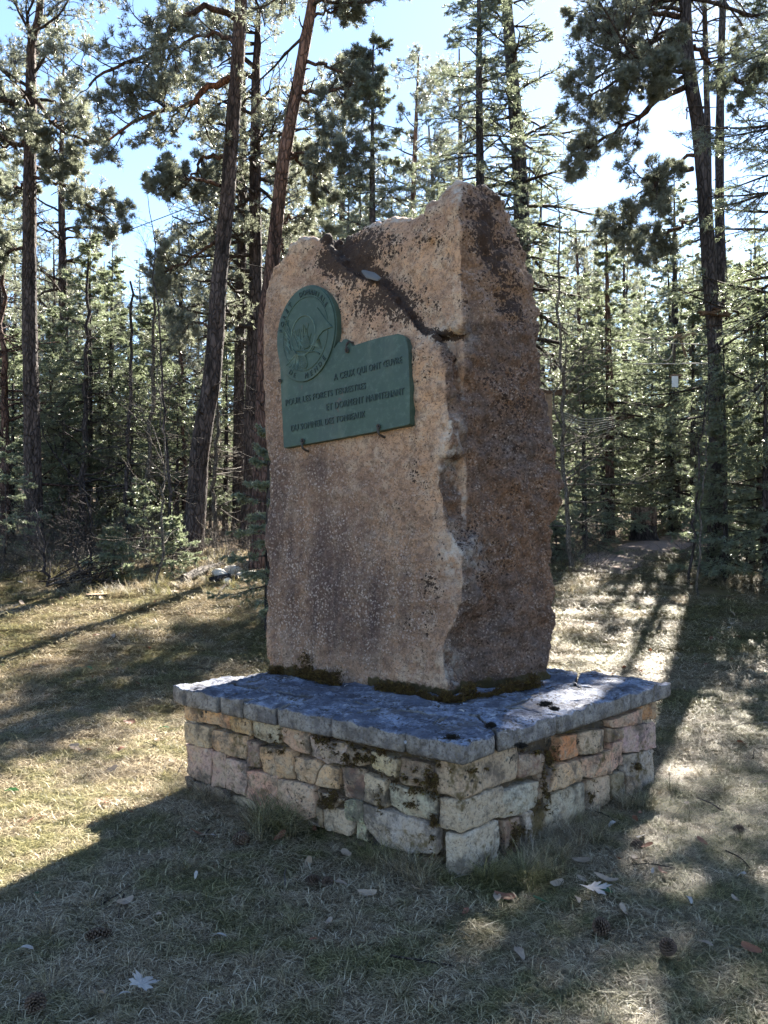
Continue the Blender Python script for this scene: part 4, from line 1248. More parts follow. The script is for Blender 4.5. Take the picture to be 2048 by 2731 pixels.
pine_tree('big thick pine leaning right just left of the stone, with a long arching limb',
    rooted([(512, 1440), (518, 1400), (534, 1200), (563, 1020), (575, 883), (583, 760), (592, 679), (607, 520), (617, 370), (632, 180), (641, 50), (646, -60), (655, -260), (660, -500)], 14), [.165, .16, .155, .15, .14, .13, .125, .12, .115, .11, .10, .09, .07, .04],
    [limb([(630, 50), (590, 28), (540, 25), (490, 40), (455, 75), (445, 110), (400, 140), (340, 170), (280, 195), (235, 230)], 14, -1.2, .055), limb([(614, 208), (560, 228), (520, 262), (480, 285), (420, 300), (350, 330), (300, 370)], 14, -.8, .06),
     limb([(600, 420), (540, 420), (518, 463), (480, 500)], 14, .6, .04), limb([(588, 496), (512, 475), (469, 475), (420, 520)], 14, -.5, .035), limb([(580, 640), (520, 680), (450, 720), (390, 740)], 14, .8, .03),
     limb([(634, 120), (560, 90), (470, 130), (420, 230)], 14, .8, .04), limb([(575, 880), (520, 860), (460, 900)], 14, .8, .025)],
    [(10.3, 15.2, 22, 1.9, 1.2, 0, .6, 0, PI)], 22, q=.75)
pine_tree('straight dark pine trunk just right of the big leaning pine with a dense bushy crown',
    rooted([(662, 1455), (664, 1400), (669, 1200), (673, 1021), (680, 800), (682, 746), (680, 617), (681, 430), (682, 247), (684, 150), (690, 20)], 16), [.15, .145, .14, .135, .13, .12, .11, .10, .08, .04],
    [limb([(680, 480), (640, 460), (600, 470), (540, 500)], 16, .4, .03), limb([(682, 400), (720, 380), (790, 390), (850, 410)], 16, .4, .03)],
    [(7.4, 11.8, 40, 2.1, .9, -.1, .5, 0, PI), (5.0, 7.4, 12, 1.5, 1.7, -.1, .1, -PI / 2, 1.2)], 23, q=.85)
pine_tree('slim straight pine between the big leaning pine and the dark bushy one',
    rooted([(634, 1445), (636, 1200), (639, 975), (641, 746), (644, 679), (648, 370), (650, 200)], 18), [.125, .12, .115, .11, .10, .08, .04], [],
    [(5.8, 10.5, 26, 1.8, .8, -.1, .4, 0, PI)], 24, q=.8)
pine_tree('reddish pine leaning right, rising from behind the left shoulder of the stone',
    rooted([(690, 1440), (700, 1135), (708, 850), (719, 759), (735, 617), (756, 432), (784, 278), (820, 80), (833, 0), (850, -150), (860, -350)], 13), [.13, .125, .12, .115, .11, .105, .10, .09, .08, .06, .04],
    [limb([(806, 245), (860, 245), (920, 235), (985, 200)], 13, .6, .035), limb([(820, 165), (880, 180), (930, 205), (985, 245)], 13, -.4, .03), limb([(803, 262), (850, 310), (865, 350), (870, 400)], 13, .3, .025),
     limb([(776, 410), (830, 460), (880, 520)], 13, .6, .03), limb([(770, 425), (840, 400), (905, 425), (950, 470)], 13, -.7, .025), limb([(745, 600), (790, 580), (850, 620)], 13, 1., .025), limb([(815, 60), (880, 30), (960, 50)], 13, .5, .03)],
    [(9.3, 13., 22, 1.7, .9, 0, .6, 0, PI)], 25, bark='bark_red', q=.62)
pine_tree('tall pine on the right against the bright sky, leaning left with long limbs reaching left',
    rooted([(1912, 1440), (1911, 1200), (1909, 953), (1900, 813), (1894, 759), (1885, 617), (1866, 370), (1838, 185), (1826, 0), (1815, -150), (1800, -350), (1790, -600)], 12.6), [.13, .125, .12, .115, .11, .105, .10, .095, .085, .075, .06, .03],
    [limb([(1818, 112), (1760, 125), (1690, 180), (1620, 232), (1560, 260)], 12.6, -.5, .04), limb([(1828, 232), (1770, 262), (1700, 312), (1620, 365), (1530, 410)], 12.6, .5, .045), limb([(1848, 450), (1790, 458), (1745, 495), (1700, 545), (1672, 600), (1655, 660)], 12.6, -.4, .04),
     limb([(1850, 415), (1825, 425), (1795, 455), (1765, 500), (1745, 540)], 12.6, .0, .03), limb([(1857, 585), (1800, 610), (1740, 640), (1690, 655)], 12.6, .4, .035), limb([(1812, 45), (1740, 30), (1650, 25), (1560, 60)], 12.6, .6, .045), limb([(1850, 120), (1900, 170), (1960, 210), (2030, 250)], 12.6, .5, .035),  # first limb here is added to shade the right of the slab top
     limb([(1815, 112), (1770, 80), (1730, 110), (1660, 100)], 12.6, 1., .03), limb([(1832, 165), (1790, 180), (1760, 195), (1720, 220)], 12.6, -.8, .02)],
    [(9.4, 13.6, 34, 2.5, 1.3, -.1, .6, 0, PI), (8.2, 9.8, 9, 2.0, 2.2, -.1, .1, -PI / 2, .7)], 26, bark='bark_grey', q=.8)

# spruces seen just behind the stone
spruce_tree('tall dark spruce with a thick trunk behind the right shoulder of the stone',
    rooted([(1402, 1440), (1400, 900), (1394, 697), (1388, 494), (1370, 247), (1350, 0), (1335, -200), (1325, -400)], 19.5), [.25, .22, .20, .19, .165, .14, .09, .03], 4.0, 15.5, 74, 2.5, 31, droop=.20, m2=14, e0=-.1, shape=.55, q=.8, nl=.085, nw=.016)
spruce_tree('slender spruce with a bare pole-like trunk directly above the peak of the stone',
    rooted([(1285, 1440), (1282, 800), (1280, 481), (1278, 247), (1277, 0), (1276, -150)], 18.5), [.12, .115, .105, .095, .07, .02], 7.2, 14.2, 62, 2.1, 32, droop=.2, m2=14, e0=-.05, shape=.6, q=.95, nl=.085, nw=.015)
spruce_tree('young pyramidal spruce rising above the ledge between the leaning red pine and the stone peak',
    rooted([(998, 1440), (996, 900), (993, 590), (993, 370), (994, 180), (996, 95)], 12.5), [.085, .08, .07, .06, .03, .01], 3.2, 8.75, 54, 1.35, 33, m2=13, nmat='spruce_needle', q=.95, shape=.7)
spruce_tree('spruce with a reddish bare lower trunk left of the sawn stump on the right',
    rooted([(1625, 1430), (1626, 1250), (1626, 1084), (1622, 900), (1618, 700), (1616, 600)], 17), [.10, .095, .085, .07, .04, .01], 3.3, 7.4, 48, 1.6, 34, bark='bark_red', m2=13, dead=(1.3, 3.2, 16, 1.), nmat='fir_needle')
spruce_tree('dark blue-green spruce seen behind the tall pine on the right',
    rooted([(1800, 1400), (1800, 900), (1798, 480)], 19), [.13, .09, .01], 1.6, 9.2, 70, 2.1, 35, m2=12, nmat='spruce_needle')
# fir branches coming in from the right edge
spruce_tree('large pale green fir cut by the right edge of the picture',
    rooted([(2090, 1440), (2085, 900), (2080, 300), (2076, -120)], 13), [.17, .14, .07, .01], 3.2, 10.3, 74, 2.4, 36, name='fir_tree', m2=14, nmat='fir_needle', nl=.06, nw=.013, shape=.6)
spruce_tree('tall dark fir whose drooping tips enter at the upper right corner',
    rooted([(2330, 1430), (2320, 600), (2300, -300)], 10.2), [.2, .16, .04], 4.2, 10.6, 44, 2.3, 37, name='fir_tree', m2=15, nl=.07, nw=.012, shape=.35, droop=.2)
fir_model = spruce_tree('young silvery fir standing on the right between the thin saplings and the right edge',
    rooted([(2045, 1455), (2042, 1200), (2040, 820), (2040, 760)], 11.7), [.06, .05, .02, .008], 1.1, 4.7, 56, 1.45, 38, name='fir_tree', m2=14, nmat='fir_needle', nl=.06, nw=.013, shape=.7)
spruce_tree('low bushy young fir hiding the foot of the tall right pine',
    rooted([(1935, 1460), (1933, 1200), (1930, 930)], 11.9), [.04, .03, .008], 1.0, 3.9, 50, .95, 138, name='fir_tree', m2=14, nmat='fir_needle', nl=.06, nw=.010)
spruce_tree('small orange-trunked fir low at the right edge of the lawn',
    rooted([(2040, 1470), (2033, 1400), (2028, 1300), (2020, 1100)], 12.5), [.06, .055, .05, .02], 1.6, 3.3, 28, 1.1, 39, name='fir_tree', bark='bark_red', m2=12, nmat='fir_needle', nl=.06, nw=.013)
spruce_tree('bright green little spruce half hidden behind the left side of the stone',
    rooted([(715, 1480), (716, 1300), (718, 1150)], 9.5), [.04, .03, .008], .7, 2.6, 26, .75, 40, m2=13, nmat='fir_needle', nl=.05, nw=.012)
spruce_tree('small pyramidal spruce top against the blue sky right of the leftmost pine',
    rooted([(236, 1440), (238, 1000), (240, 600)], 17), [.09, .06, .008], 2.6, 7.3, 62, 1.75, 41, m2=13, nmat='fir_needle', dead=(1.3, 4.2, 16, 1.2), shape=.8)
spruce_tree('slightly shorter young spruce left of the bare birch-like sapling',
    rooted([(292, 1440), (296, 1000), (300, 655)], 18), [.08, .05, .008], 2.6, 7.2, 54, 1.7, 42, m2=12, nmat='fir_needle', dead=(1.3, 3.8, 14, 1.2), shape=.8)

# shared models for the forest behind
def copy_tree(src, loc, rz, s, label=None, group=None, kind_=None):
    r = src.copy(); COL.objects.link(r); r.location = loc; r.rotation_euler = (0, 0, rz); r.scale = (s, s, s)
    if label: r['label'] = label
    if group: r['group'] = group
    for ch in src.children:
        c = ch.copy(); COL.objects.link(c); c.parent = r
    return r
protos = []
Gp, Gs = 'pines of the forest behind the lawn', 'spruces of the forest behind the lawn'
LBP, LBS = 'pine among the many trees of the dense forest behind the lawn', 'spruce among the many trees of the dense forest behind the lawn'
rp = np.random.default_rng(77)
def straight(x, y, h, lean=.3):
    z = ground(x, y); a = rp.uniform(0, 6.28); l = rp.uniform(0, lean)
    return [np.array((x + math.cos(a) * l * f * f + .04 * math.sin(f * 9 + a), y + math.sin(a) * l * f * f, z - .15 + (h + .15) * f)) for f in (0, .25, .5, .75, 1)]
x0, y0 = -7.6, 20.; g0 = ground(x0, y0)
pA = pine_tree(LBP, straight(x0, y0, 11.5), [.13, .12, .10, .07, .02], [], [(g0 + 5.0, g0 + 11.2, 42, 1.7, .8, -.1, .6, 0, PI)], 51, group=Gp, q=.6, nn=7, ln=.095, wd=.010, S=9)
x0, y0 = -2.6, 21.; g0 = ground(x0, y0)
pB = pine_tree(LBP, straight(x0, y0, 10.0, .7), [.11, .10, .08, .06, .02], [], [(g0 + 3.2, g0 + 9.8, 40, 1.9, .7, -.15, .5, 0, PI)], 52, group=Gp, q=.6, nn=7, ln=.095, wd=.010, S=9, bark='bark_red')
x0, y0 = -5.3, 22.; g0 = ground(x0, y0)
pC = pine_tree(LBP, straight(x0, y0, 8.0, .5), [.09, .08, .07, .05, .02], [], [(g0 + 1.6, g0 + 7.8, 40, 1.7, .6, -.15, .4, 0, PI)], 53, group=Gp, q=.6, nn=7, ln=.095, wd=.010, S=9)
x0, y0 = 3.6, 21.; g0 = ground(x0, y0)
sA = spruce_tree(LBS, straight(x0, y0, 9.5, .1), [.11, .09, .07, .04, .01], g0 + 1.4, g0 + 9.3, 60, 2.0, 54, group=Gs, q=.65, dead=(g0 + .5, g0 + 2.4, 18, 1.1), nl=.085, nw=.014, m2=11, S=8)
x0, y0 = 6.8, 20.; g0 = ground(x0, y0)
sB = spruce_tree(LBS, straight(x0, y0, 7.0, .1), [.09, .07, .05, .03, .01], g0 + .9, g0 + 6.9, 54, 1.7, 55, group=Gs, q=.65, nl=.08, nw=.013, m2=11, S=8, nmat='fir_needle')
x0, y0 = -10.5, 23.; g0 = ground(x0, y0)
sC = spruce_tree(LBS, straight(x0, y0, 12.5, .2), [.15, .12, .09, .05, .01], g0 + 2.5, g0 + 12.2, 70, 2.2, 56, group=Gs, q=.65, dead=(g0 + .6, g0 + 4, 24, 1.3), nl=.085, nw=.014, m2=11, S=8)
plist = [pA, pB, pC]; slist = [sA, sB, sC]
pH = {pA: 11.5, pB: 10., pC: 8., sA: 9.5, sB: 7., sC: 12.5}

def put(px, Yd, toppy, src):
    x = (px - CX) / F * Yd; g_ = ground(x, Yd)
    h = EYE + (HY - toppy) / F * Yd - g_
    s = h / pH[src]
    return copy_tree(src, (x, Yd, g_), rp.uniform(0, 6.28), s)
# front rows, read off the photograph: column, distance, top row, kind
rows_ = [(15, 25, 420, pC), (40, 28, 560, sA), (150, 30, 640, pA), (190, 34, 660, sC), (335, 31, 800, pC), (385, 30, 780, sB), (430, 34, 720, pB), (488, 28, 700, pB), (560, 34, 440, pA), (575, 29, 870, pC),
         (740, 42, 360, pA), (850, 45, 420, pC), (905, 44, 150, pA), (1090, 40, 150, pB), (1170, 43, 330, pC), (1225, 46, 120, pA),
         (1440, 34, 380, sA), (1480, 27, 660, sB), (1550, 32, 580, pB), (1580, 24, 860, sB), (1660, 33, 640, pC), (1720, 29, 720, sA),
         (1770, 23, 930, sB), (1850, 30, 660, sA), (1870, 19.5, 980, sB), (1940, 27, 620, sA), (2020, 29, 540, sC), (100, 32, 700, pB), (300, 33, 770, pC), (-40, 26, 500, pB)]
for q_ in rows_: put(*q_)
# young growth filling the space under the tall trees
Gu, LBU = 'young spruces under the tall trees', 'young spruce of the thicket under the tall trees behind the lawn'
for k in range(44):
    yy = rp.uniform(17.5, 29); px = rp.uniform(-40, 2090)
    if 660 < px < 1180 or 1655 < px < 1790 and yy < 22: continue
    x = (px - CX) / F * yy; h = rp.uniform(2.2, 4.6)
    src = (sB, sA, pC)[int(rp.integers(0, 3))]
    copy_tree(src, (x, yy, ground(x, yy)), rp.uniform(0, 6.28), h / pH[src], LBU, Gu)
Gf = 'young firs along the forest edge'
for (px, yy, s_, lab) in ((1560, 16.5, 1.0, 'wide young fir behind the birch just right of the stone'), (1610, 18.5, 1.25, 'young fir standing behind the reddish bare trunk'), (1740, 20.5, 1.3, 'wide young fir right behind the sawn stump'),
                     (1850, 17.5, 1.3, 'tall young fir behind the two thin leafless saplings'), (2010, 16.8, 1.4, 'tall young fir near the right edge behind the silvery one'),
                     (30, 16.5, 1.0, 'wide young fir at the left edge of the forest'), (135, 18.2, 1.2, 'young fir just right of the leftmost pine'), (185, 16.4, .7, 'small wide fir behind the brush pile'), (268, 18.0, 1.1, 'young fir between the two young spruces on the left'), (350, 17.0, .85, 'young fir in front of the thin dark trunk'),
                     (415, 18.6, 1.25, 'young fir behind the tall curved leafless sapling'), (470, 16.8, .8, 'small fir left of the foot of the big leaning pine'), (600, 18.8, 1.15, 'young fir in the gap between the big leaning pine and the slim one')):
    x = (px - CX) / F * yy
    copy_tree(fir_model, (x, yy, ground(x, yy)), rp.uniform(0, 6.28), s_, lab)
# deeper rows
for Yd in (36, 42, 50, 60):
    w = .50 * Yd; n_ = int(10 + Yd * .22)
    for k in range(n_):
        x = -w + 2 * w * (k + rp.uniform(0, 1)) / n_; yy = Yd + rp.uniform(-1.8, 1.8)
        px = CX + F * x / yy
        tp = 740 + rp.uniform(-60, 80)
        if 620 < px < 1450: tp = 520 + rp.uniform(-100, 120)
        if px > 1450: tp = 680 + rp.uniform(-60, 90)
        src = (plist + slist)[int(rp.integers(0, 6))]
        put(px, yy, tp, src)
# tall pines added on the sun side for their shade, crowns above the picture
for (x, y, h, zc, sd, lab) in ((8.7, 22.5, 17.5, 12.2, 57, 'very tall dark-crowned pine added for shade behind the fir at the upper right'), (7.7, 19.3, 17.5, 12.2, 58, 'very tall pine added for shade behind the tall right pine, its crown above the picture')):
    g0 = ground(x, y)
    pine_tree(lab, straight(x, y, h, .4), [.13, .12, .10, .07, .03], [], [(g0 + zc, g0 + h - .3, 46, 2.6, 1.1, -.1, .6, 0, PI)], sd, S=9, nn=7, ln=.10, wd=.011, bark='bark_grey')
# trees outside the frame on the sun side, whose shade falls on the lawn
SH = [(9.0, 14.0, 13, sC), (11.5, 12.5, 13, pA), (10.2, 18, 14, sC), (8.4, 10.6, 12, pA), (12.5, 17., 13, sA)]
for k in range(26):       # the wood goes on to the right and left of the picture
    yy = rp.uniform(3, 24); sgn = 1 if k % 2 else -1
    xx = sgn * max(rp.uniform(13, 26) if sgn > 0 else rp.uniform(8, 20), (.62 if sgn < 0 else .75) * yy + (3 if sgn > 0 else 0))
    SH.append((xx, yy, rp.uniform(9, 14), (pA, sA, sC, pB)[k % 4]))
for x, y, h, src in SH:
    copy_tree(src, (x, y, ground(x, y)), rp.uniform(0, 6.28), h / pH[src])

# ------------------------------------------------------------------ bare saplings and brush
def bare_tree(name, label, path, r0, r1, n, ln, seed, mat='bare', t0=.15, extra=(), elev=.5, group=None, cat='sapling', K=24, crooked=.02, fine=4):
    rng = np.random.default_rng(seed)
    base = Vector(path[0]); base.z = ground(base.x, base.y)
    root = empty(name, base, label=label, cat=cat, group=group)
    p = smooth_path(path, K); p[1:] += rng.normal(0, crooked, (K - 1, 3)) * np.array([1, 1, .1]); r = np.linspace(r0, r1, K)
    tb = Bag(); tubes(tb, p, r, 7, True); link('trunk', tb.mesh('trunk', True, base), M[mat], root)
    bb = Bag()
    t = rng.uniform(t0, .97, n); idx = t * (K - 1); i = idx.astype(int); w = (idx - i)[:, None]
    P0 = p[i] * (1 - w) + p[np.minimum(i + 1, K - 1)] * w
    a = rng.uniform(0, 6.28, n); el = rng.normal(elev, .25, n)
    D = np.stack([np.sin(a) * np.cos(el), np.cos(a) * np.cos(el), np.sin(el)], -1)
    L = ln * (1.15 - .7 * t) * rng.uniform(.5, 1.2, n)
    p1 = grow(rng, P0, D, L, 7, wander=.14, lift=.05); rr = np.maximum(r0 * (1 - t) * .45, .004)[:, None] * np.linspace(1, .35, 7)[None]
    tubes(bb, p1, rr, 4)
    a_, d_, t_, r_ = kids(rng, p1, rr, fine, .25, 1, .7); L2 = np.repeat(L, fine) * .38
    p2 = grow(rng, a_, d_, L2, 5, wander=.16, lift=.05); tubes(bb, p2, np.maximum(r_ * .6, .0022)[:, None] * np.linspace(1, .5, 5)[None], 3)
    a3, d3, t3, r3 = kids(rng, p2, np.full((len(p2), 5), .002), 2, .3, 1, .6)
    p3 = grow(rng, a3, d3, np.repeat(L2, 2) * .4, 3, wander=.15); tubes(bb, p3, np.full((len(p3), 3), .0016), 3)
    for pts, er in extra:
        q = smooth_path(pts, 16); q[1:] += rng.normal(0, .006, (15, 3)); lb = Bag(); tubes(lb, q, np.linspace(er, er * .35, 16), 6, True)
        link('branch', lb.mesh('branch', True, base), M[mat], root)
        a4, d4, t4, r4 = kids(rng, q[None], np.full((1, 16), er), 9, .2, 1, .6)
        p4 = grow(rng, a4, d4, np.full(len(a4), .4), 5, wander=.15); tubes(bb, p4, np.tile(np.linspace(.004, .0015, 5)[None], (len(a4), 1)), 3)
    link('branchwork', bb.mesh('branchwork', origin=base), M[mat], root, kind='stuff')
    return root
bare_tree('bare_sapling', 'pale leafless sapling standing at the lawn edge left of the stone', rooted([(421, 1570), (433, 1387), (441, 1250), (436, 1150), (424, 1060), (410, 930)], 11.6), .022, .005, 26, 1.15, 61,
          extra=[(pxpath([(441, 1250), (400, 1170), (350, 1100), (300, 1060)], 11.6, -.4), .010), (pxpath([(441, 1250), (410, 1150), (370, 1090), (315, 1065)], 11.6, .3), .008)])
bare_tree('bare_sapling', 'very tall thin dark leafless sapling curving up towards the blue sky', rooted([(455, 1470), (453, 1341), (441, 1158), (428, 929), (418, 800), (412, 700), (404, 600), (398, 520)], 13.2), .030, .005, 30, 1.0, 62, mat='bark_grey', t0=.4)
bare_tree('bare_sapling', 'crooked dark sapling with thin dead branches in front of the leftmost pine', rooted([(120, 1525), (108, 1410), (84, 1340), (62, 1290)], 11.8), .028, .006, 16, .8, 63, mat='bark_grey')
bare_tree('bare_sapling', 'small upright dark dead sapling beside the brush pile', rooted([(243, 1500), (242, 1440), (240, 1318)], 12.2), .024, .006, 22, .8, 64, mat='bark_grey')
bare_tree('bare_sapling', 'dark sapling leaning left beside the brush pile', rooted([(208, 1502), (194, 1440), (174, 1378), (160, 1300)], 12.2), .020, .005, 18, .7, 65, mat='bark_grey')
bare_tree('bare_sapling', 'pale grey birch with white bent branches just right of the stone', rooted([(1519, 1470), (1510, 1350), (1502, 1242), (1500, 1100), (1497, 1016), (1493, 860), (1490, 720), (1488, 500)], 12.8), .042, .008, 46, 1.35, 66, t0=.1,
          extra=[(pxpath([(1499, 1142), (1478, 1090), (1478, 1050), (1506, 990), (1508, 900), (1498, 860)], 12.6, -.1), .016), (pxpath([(1500, 1040), (1530, 1010), (1570, 990), (1625, 960)], 12.6, -.3), .012), (pxpath([(1510, 935), (1560, 940), (1630, 930)], 12.6, .3), .009),
                 (pxpath([(1505, 1130), (1540, 1160), (1590, 1165), (1635, 1140)], 12.6, .2), .010), (pxpath([(1510, 1260), (1540, 1275), (1580, 1280)], 12.6, .2), .007), (pxpath([(1512, 1370), (1535, 1390), (1575, 1395)], 12.6, .2), .006), (pxpath([(1510, 1150), (1550, 1170), (1590, 1190)], 12.6, -.2), .008)])
bare_tree('bare_sapling', 'left one of two thin leafless saplings growing together on the right', rooted([(1843, 1495), (1856, 1330), (1870, 1152), (1888, 1040), (1902, 971), (1915, 880)], 11.8), .022, .005, 20, .6, 67, mat='bark_grey', t0=.5)
bare_tree('bare_sapling', 'right one of two thin leafless saplings growing together on the right', rooted([(1861, 1525), (1868, 1400), (1880, 1250), (1885, 1140), (1892, 1000)], 11.2), .018, .004, 18, .5, 68, mat='bare', t0=.5)
for k_, (px, py0, py1, Yd, lab) in enumerate([(345, 1460, 1000, 15.5, 'thin dark trunk standing in the black gap of the forest left of the birch sapling'), (378, 1470, 980, 15.8, 'thin pale trunk leaning right in the black gap of the forest'),
                               (488, 1440, 1060, 17, 'orange-barked thin trunk left of the big leaning pine'), (575, 1460, 1150, 16, 'short pale forked trunk between the big leaning pine and the slim one'), (10, 1440, 900, 15.5, 'reddish trunk cut by the left edge of the picture'), (217, 1460, 950, 16, 'grey crooked trunk with dead side branches left of the young spruces')]):
    bare_tree('slender_tree', lab, rooted([(px, py0), (px + (-8, 18, 2, -4, 3, 8)[k_], (py0 + py1) / 2), (px + (5, 30, -2, 3, -4, 14)[k_], py1), (px + (5, 40, -2, 3, -4, 20)[k_], py1 - 250)], Yd), (.05, .055, .055, .05, .11, .08)[k_], .02, 34, 1.3, 70 + k_,
              mat=('bark_grey', 'bare', 'bark_red', 'bare', 'bark_red', 'bark_grey')[k_], t0=.2, cat='tree', elev=.1, crooked=.03)

# small firs at the edge of the lawn
for k_, (px, py, h, lab) in enumerate([(300, 1548, .75, 'little silvery fir seedling right of the brush pile'), (458, 1530, .8, 'little pale fir at the foot of the big leaning pine'), (380, 1490, 1.3, 'young pale fir behind the leafless sapling'),
                        (12, 1500, 1.9, 'young green fir at the left edge of the lawn'), (1480, 1500, .6, 'tiny grey fir in the shade just right of the stone'), (1700, 1452, .01, ''), (1905, 1500, 1.0, 'leafy green young fir low between the saplings and the right edge'), (1990, 1510, .9, 'low green fir by the right edge of the lawn'),
                        (1560, 1470, 1.5, 'young fir left of the sawn stump')]):
    if not lab: continue
    b = on_ground(px, py)
    spruce_tree(lab, [np.array((b.x, b.y, b.z - .05)), np.array((b.x + .02, b.y, b.z + h * .5)), np.array((b.x, b.y, b.z + h))], [.02, .014, .004], b.z + .08, b.z + h, 26, h * .55 + .12, 90 + k_, name='fir_tree', m2=9, nmat='fir_needle', nl=.05, nw=.011, S=6)

# undergrowth of dead stalks and twigs on the forest floor
rng = np.random.default_rng(15)
def stalk_field(name, n, xr, yr, h0, h1, rad, mat, label, cat, seed, avoid=None, fork=3):
    rng = np.random.default_rng(seed); bag = Bag()
    y = rng.uniform(*yr, n); x = rng.uniform(*xr, n) * y
    cl = np.array([noise.noise(Vector((a * .8, b * .8, seed))) for a, b in zip(x, y)]); m = cl > -.12
    if avoid: m &= ~avoid(x, y)
    x, y = x[m], y[m]; z = ground_arr(x, y) - .02
    a = rng.uniform(0, 6.28, len(x)); el = rng.uniform(.2, 1.4, len(x))
    D = np.stack([np.sin(a) * np.cos(el), np.cos(a) * np.cos(el), np.sin(el)], -1); L = rng.uniform(h0, h1, len(x))
    p1 = grow(rng, np.stack([x, y, z], -1), D, L, 5, wander=.2, droop=.05); tubes(bag, p1, np.tile(np.linspace(rad, rad * .5, 5)[None], (len(x), 1)), 3)
    if fork:
        a_, d_, t_, r_ = kids(rng, p1, np.full((len(x), 5), rad), fork, .3, 1, .7)
        p2 = grow(rng, a_, d_, np.repeat(L, fork) * .4, 3, wander=.2); tubes(bag, p2, np.tile(np.linspace(rad * .7, rad * .4, 3)[None], (len(a_), 1)), 3)
    return link(name, bag.mesh(name), mat, kind='stuff', label=label, cat=cat)
stalk_field('undergrowth', 2400, (-.48, -.10), (12.3, 19), .2, .95, .0048, M['dead'], 'tangle of pale dead twigs and stalks under the trees on the left', 'undergrowth', 16, fork=3)
stalk_field('undergrowth', 1300, (.15, .46), (12.6, 19), .15, .8, .0045, M['dead'], 'sparse dead twigs on the forest floor right of the stone', 'undergrowth', 17, avoid=lambda x, y: np.abs(x / y - .31) < .055)

# brush pile of cut twigs
b = on_ground(205, 1572)
bp = empty('brush_pile', b, label='dark pile of cut branches lying at the lawn edge on the left', cat='brush pile')
for k_ in range(46):
    a = rng.normal(.5, .35); L = rng.uniform(.35, .75); h = rng.uniform(.02, .34) * (1 - abs(k_ - 23) / 40)
    c = np.array((rng.normal(0, .16), rng.normal(.15, .10), h))
    d = np.array((math.cos(a), .35 * math.sin(a * 3), math.sin(a) * .8)) * L * .5
    q = smooth_path([c - d, c + rng.normal(0, .03, 3), c + d], 6); q[:, 2] = np.maximum(q[:, 2], .01)
    tb = Bag(); tubes(tb, q, np.linspace(.014, .006, 6) * rng.uniform(.6, 1.2), 5, True); link('twig', tb.mesh('twig', True), M['twig' if k_ % 3 else 'dead'], bp)

# stumps, logs, rocks
def stump(label, px, py, r, h, seed, mat='bark_grey', top='endgrain', torn=.0):
    b = on_ground(px, py); root = empty('tree_stump', b, label=label, cat='stump')
    S, K = 28, 10; V = []
    for k in range(K):
        f = k / (K - 1)
        for s_ in range(S):
            a = s_ / S * 2 * PI
            rr = r * (1 + .75 * math.exp(-f * 6) * (.6 + .5 * noise.noise(Vector((math.cos(a) * 1.5, math.sin(a) * 1.5, seed)))) + .06 * noise.noise(Vector((math.cos(a) * 5, math.sin(a) * 5, f * 2 + seed))) + .03 * noise.noise(Vector((math.cos(a) * 14, math.sin(a) * 14, f * 4))))
            zz = f * h + (torn * noise.noise(Vector((math.cos(a) * 2, math.sin(a) * 2, seed + 5))) * f)
            V.append((math.cos(a) * rr, math.sin(a) * rr, zz - .06))
    T = [(k * S + s_, k * S + (s_ + 1) % S, (k + 1) * S + (s_ + 1) % S, (k + 1) * S + s_) for k in range(K - 1) for s_ in range(S)]
    link('bark', mesh_np('bark', np.array(V), np.array(T), True), M[mat], root)
    rim = np.array(V[-S:]); c = rim.mean(0); Vt = np.concatenate([c + (rim - c) * f for f in (.99, .6, .25)] + [c[None]]); Vt[:, 2] -= .004
    T = [(k * S + s_, k * S + (s_ + 1) % S, (k + 1) * S + (s_ + 1) % S) for k in range(2) for s_ in range(S)] + [(k * S + s_, (k + 1) * S + (s_ + 1) % S, (k + 1) * S + s_) for k in range(2) for s_ in range(S)] + [(2 * S + s_, 2 * S + (s_ + 1) % S, 3 * S) for s_ in range(S)]
    link('cut_face', mesh_np('cut_face', Vt, np.array(T)), M[top], root)
    return root
st = stump('tall sawn stump with bare reddish wood on its upper half beside the mulch path', 1717, 1441, .24, .72, 1.3)
# barkless upper half: an own band, slightly proud
S = 28; V = []
for k in range(7):
    f = .50 + .5 * k / 6
    for s_ in range(S):
        a = s_ / S * 2 * PI
        rr = .24 * (1 + .75 * math.exp(-f * 6) * .6) * 1.03 + .006 * noise.noise(Vector((math.cos(a) * 9, math.sin(a) * 9, f)))
        zz = f * .72 - .06 + (.05 * noise.noise(Vector((math.cos(a) * 3, math.sin(a) * 3, 2))) if k == 0 else 0)
        V.append((math.cos(a) * rr, math.sin(a) * rr, zz))
T = [(k * S + s_, k * S + (s_ + 1) % S, (k + 1) * S + (s_ + 1) % S, (k + 1) * S + s_) for k in range(6) for s_ in range(S)]
M['barewood'] = m_bark('bare_stump_wood', (.30, .17, .12), (.33, .24, .18), 0, .6, 2.)
link('bare_wood', mesh_np('bare_wood', np.array(V), np.array(T), True), M['barewood'], st)
stump('low flat old stump in shade on the lawn below the brush pile', 262, 1592, .16, .10, 2.1)
stump('small pale stump at the end of the log pile left of the stone', 652, 1522, .11, .22, 3.1, mat='dead')
def log(label, a, b_, r, mat, seed):
    A, B = on_ground(*a), on_ground(*b_); A.z += r * .8; B.z += r * .8; o = (A + B) / 2
    rng = np.random.default_rng(seed); bag = Bag(); q = smooth_path([A, (A + B) / 2 + Vector((0, 0, .03)), B], 12)
    V = tubes(bag, q, np.linspace(r, r * .8, 12), 10, True); bag.V[0] = V + rng.normal(0, r * .06, V.shape)
    return link('log', bag.mesh('log', True, o), mat, loc=o, label=label, cat='log')
log('pale weathered log lying left of the small stump at the lawn edge', (490, 1556), (592, 1518), .07, M['dead'], 1)
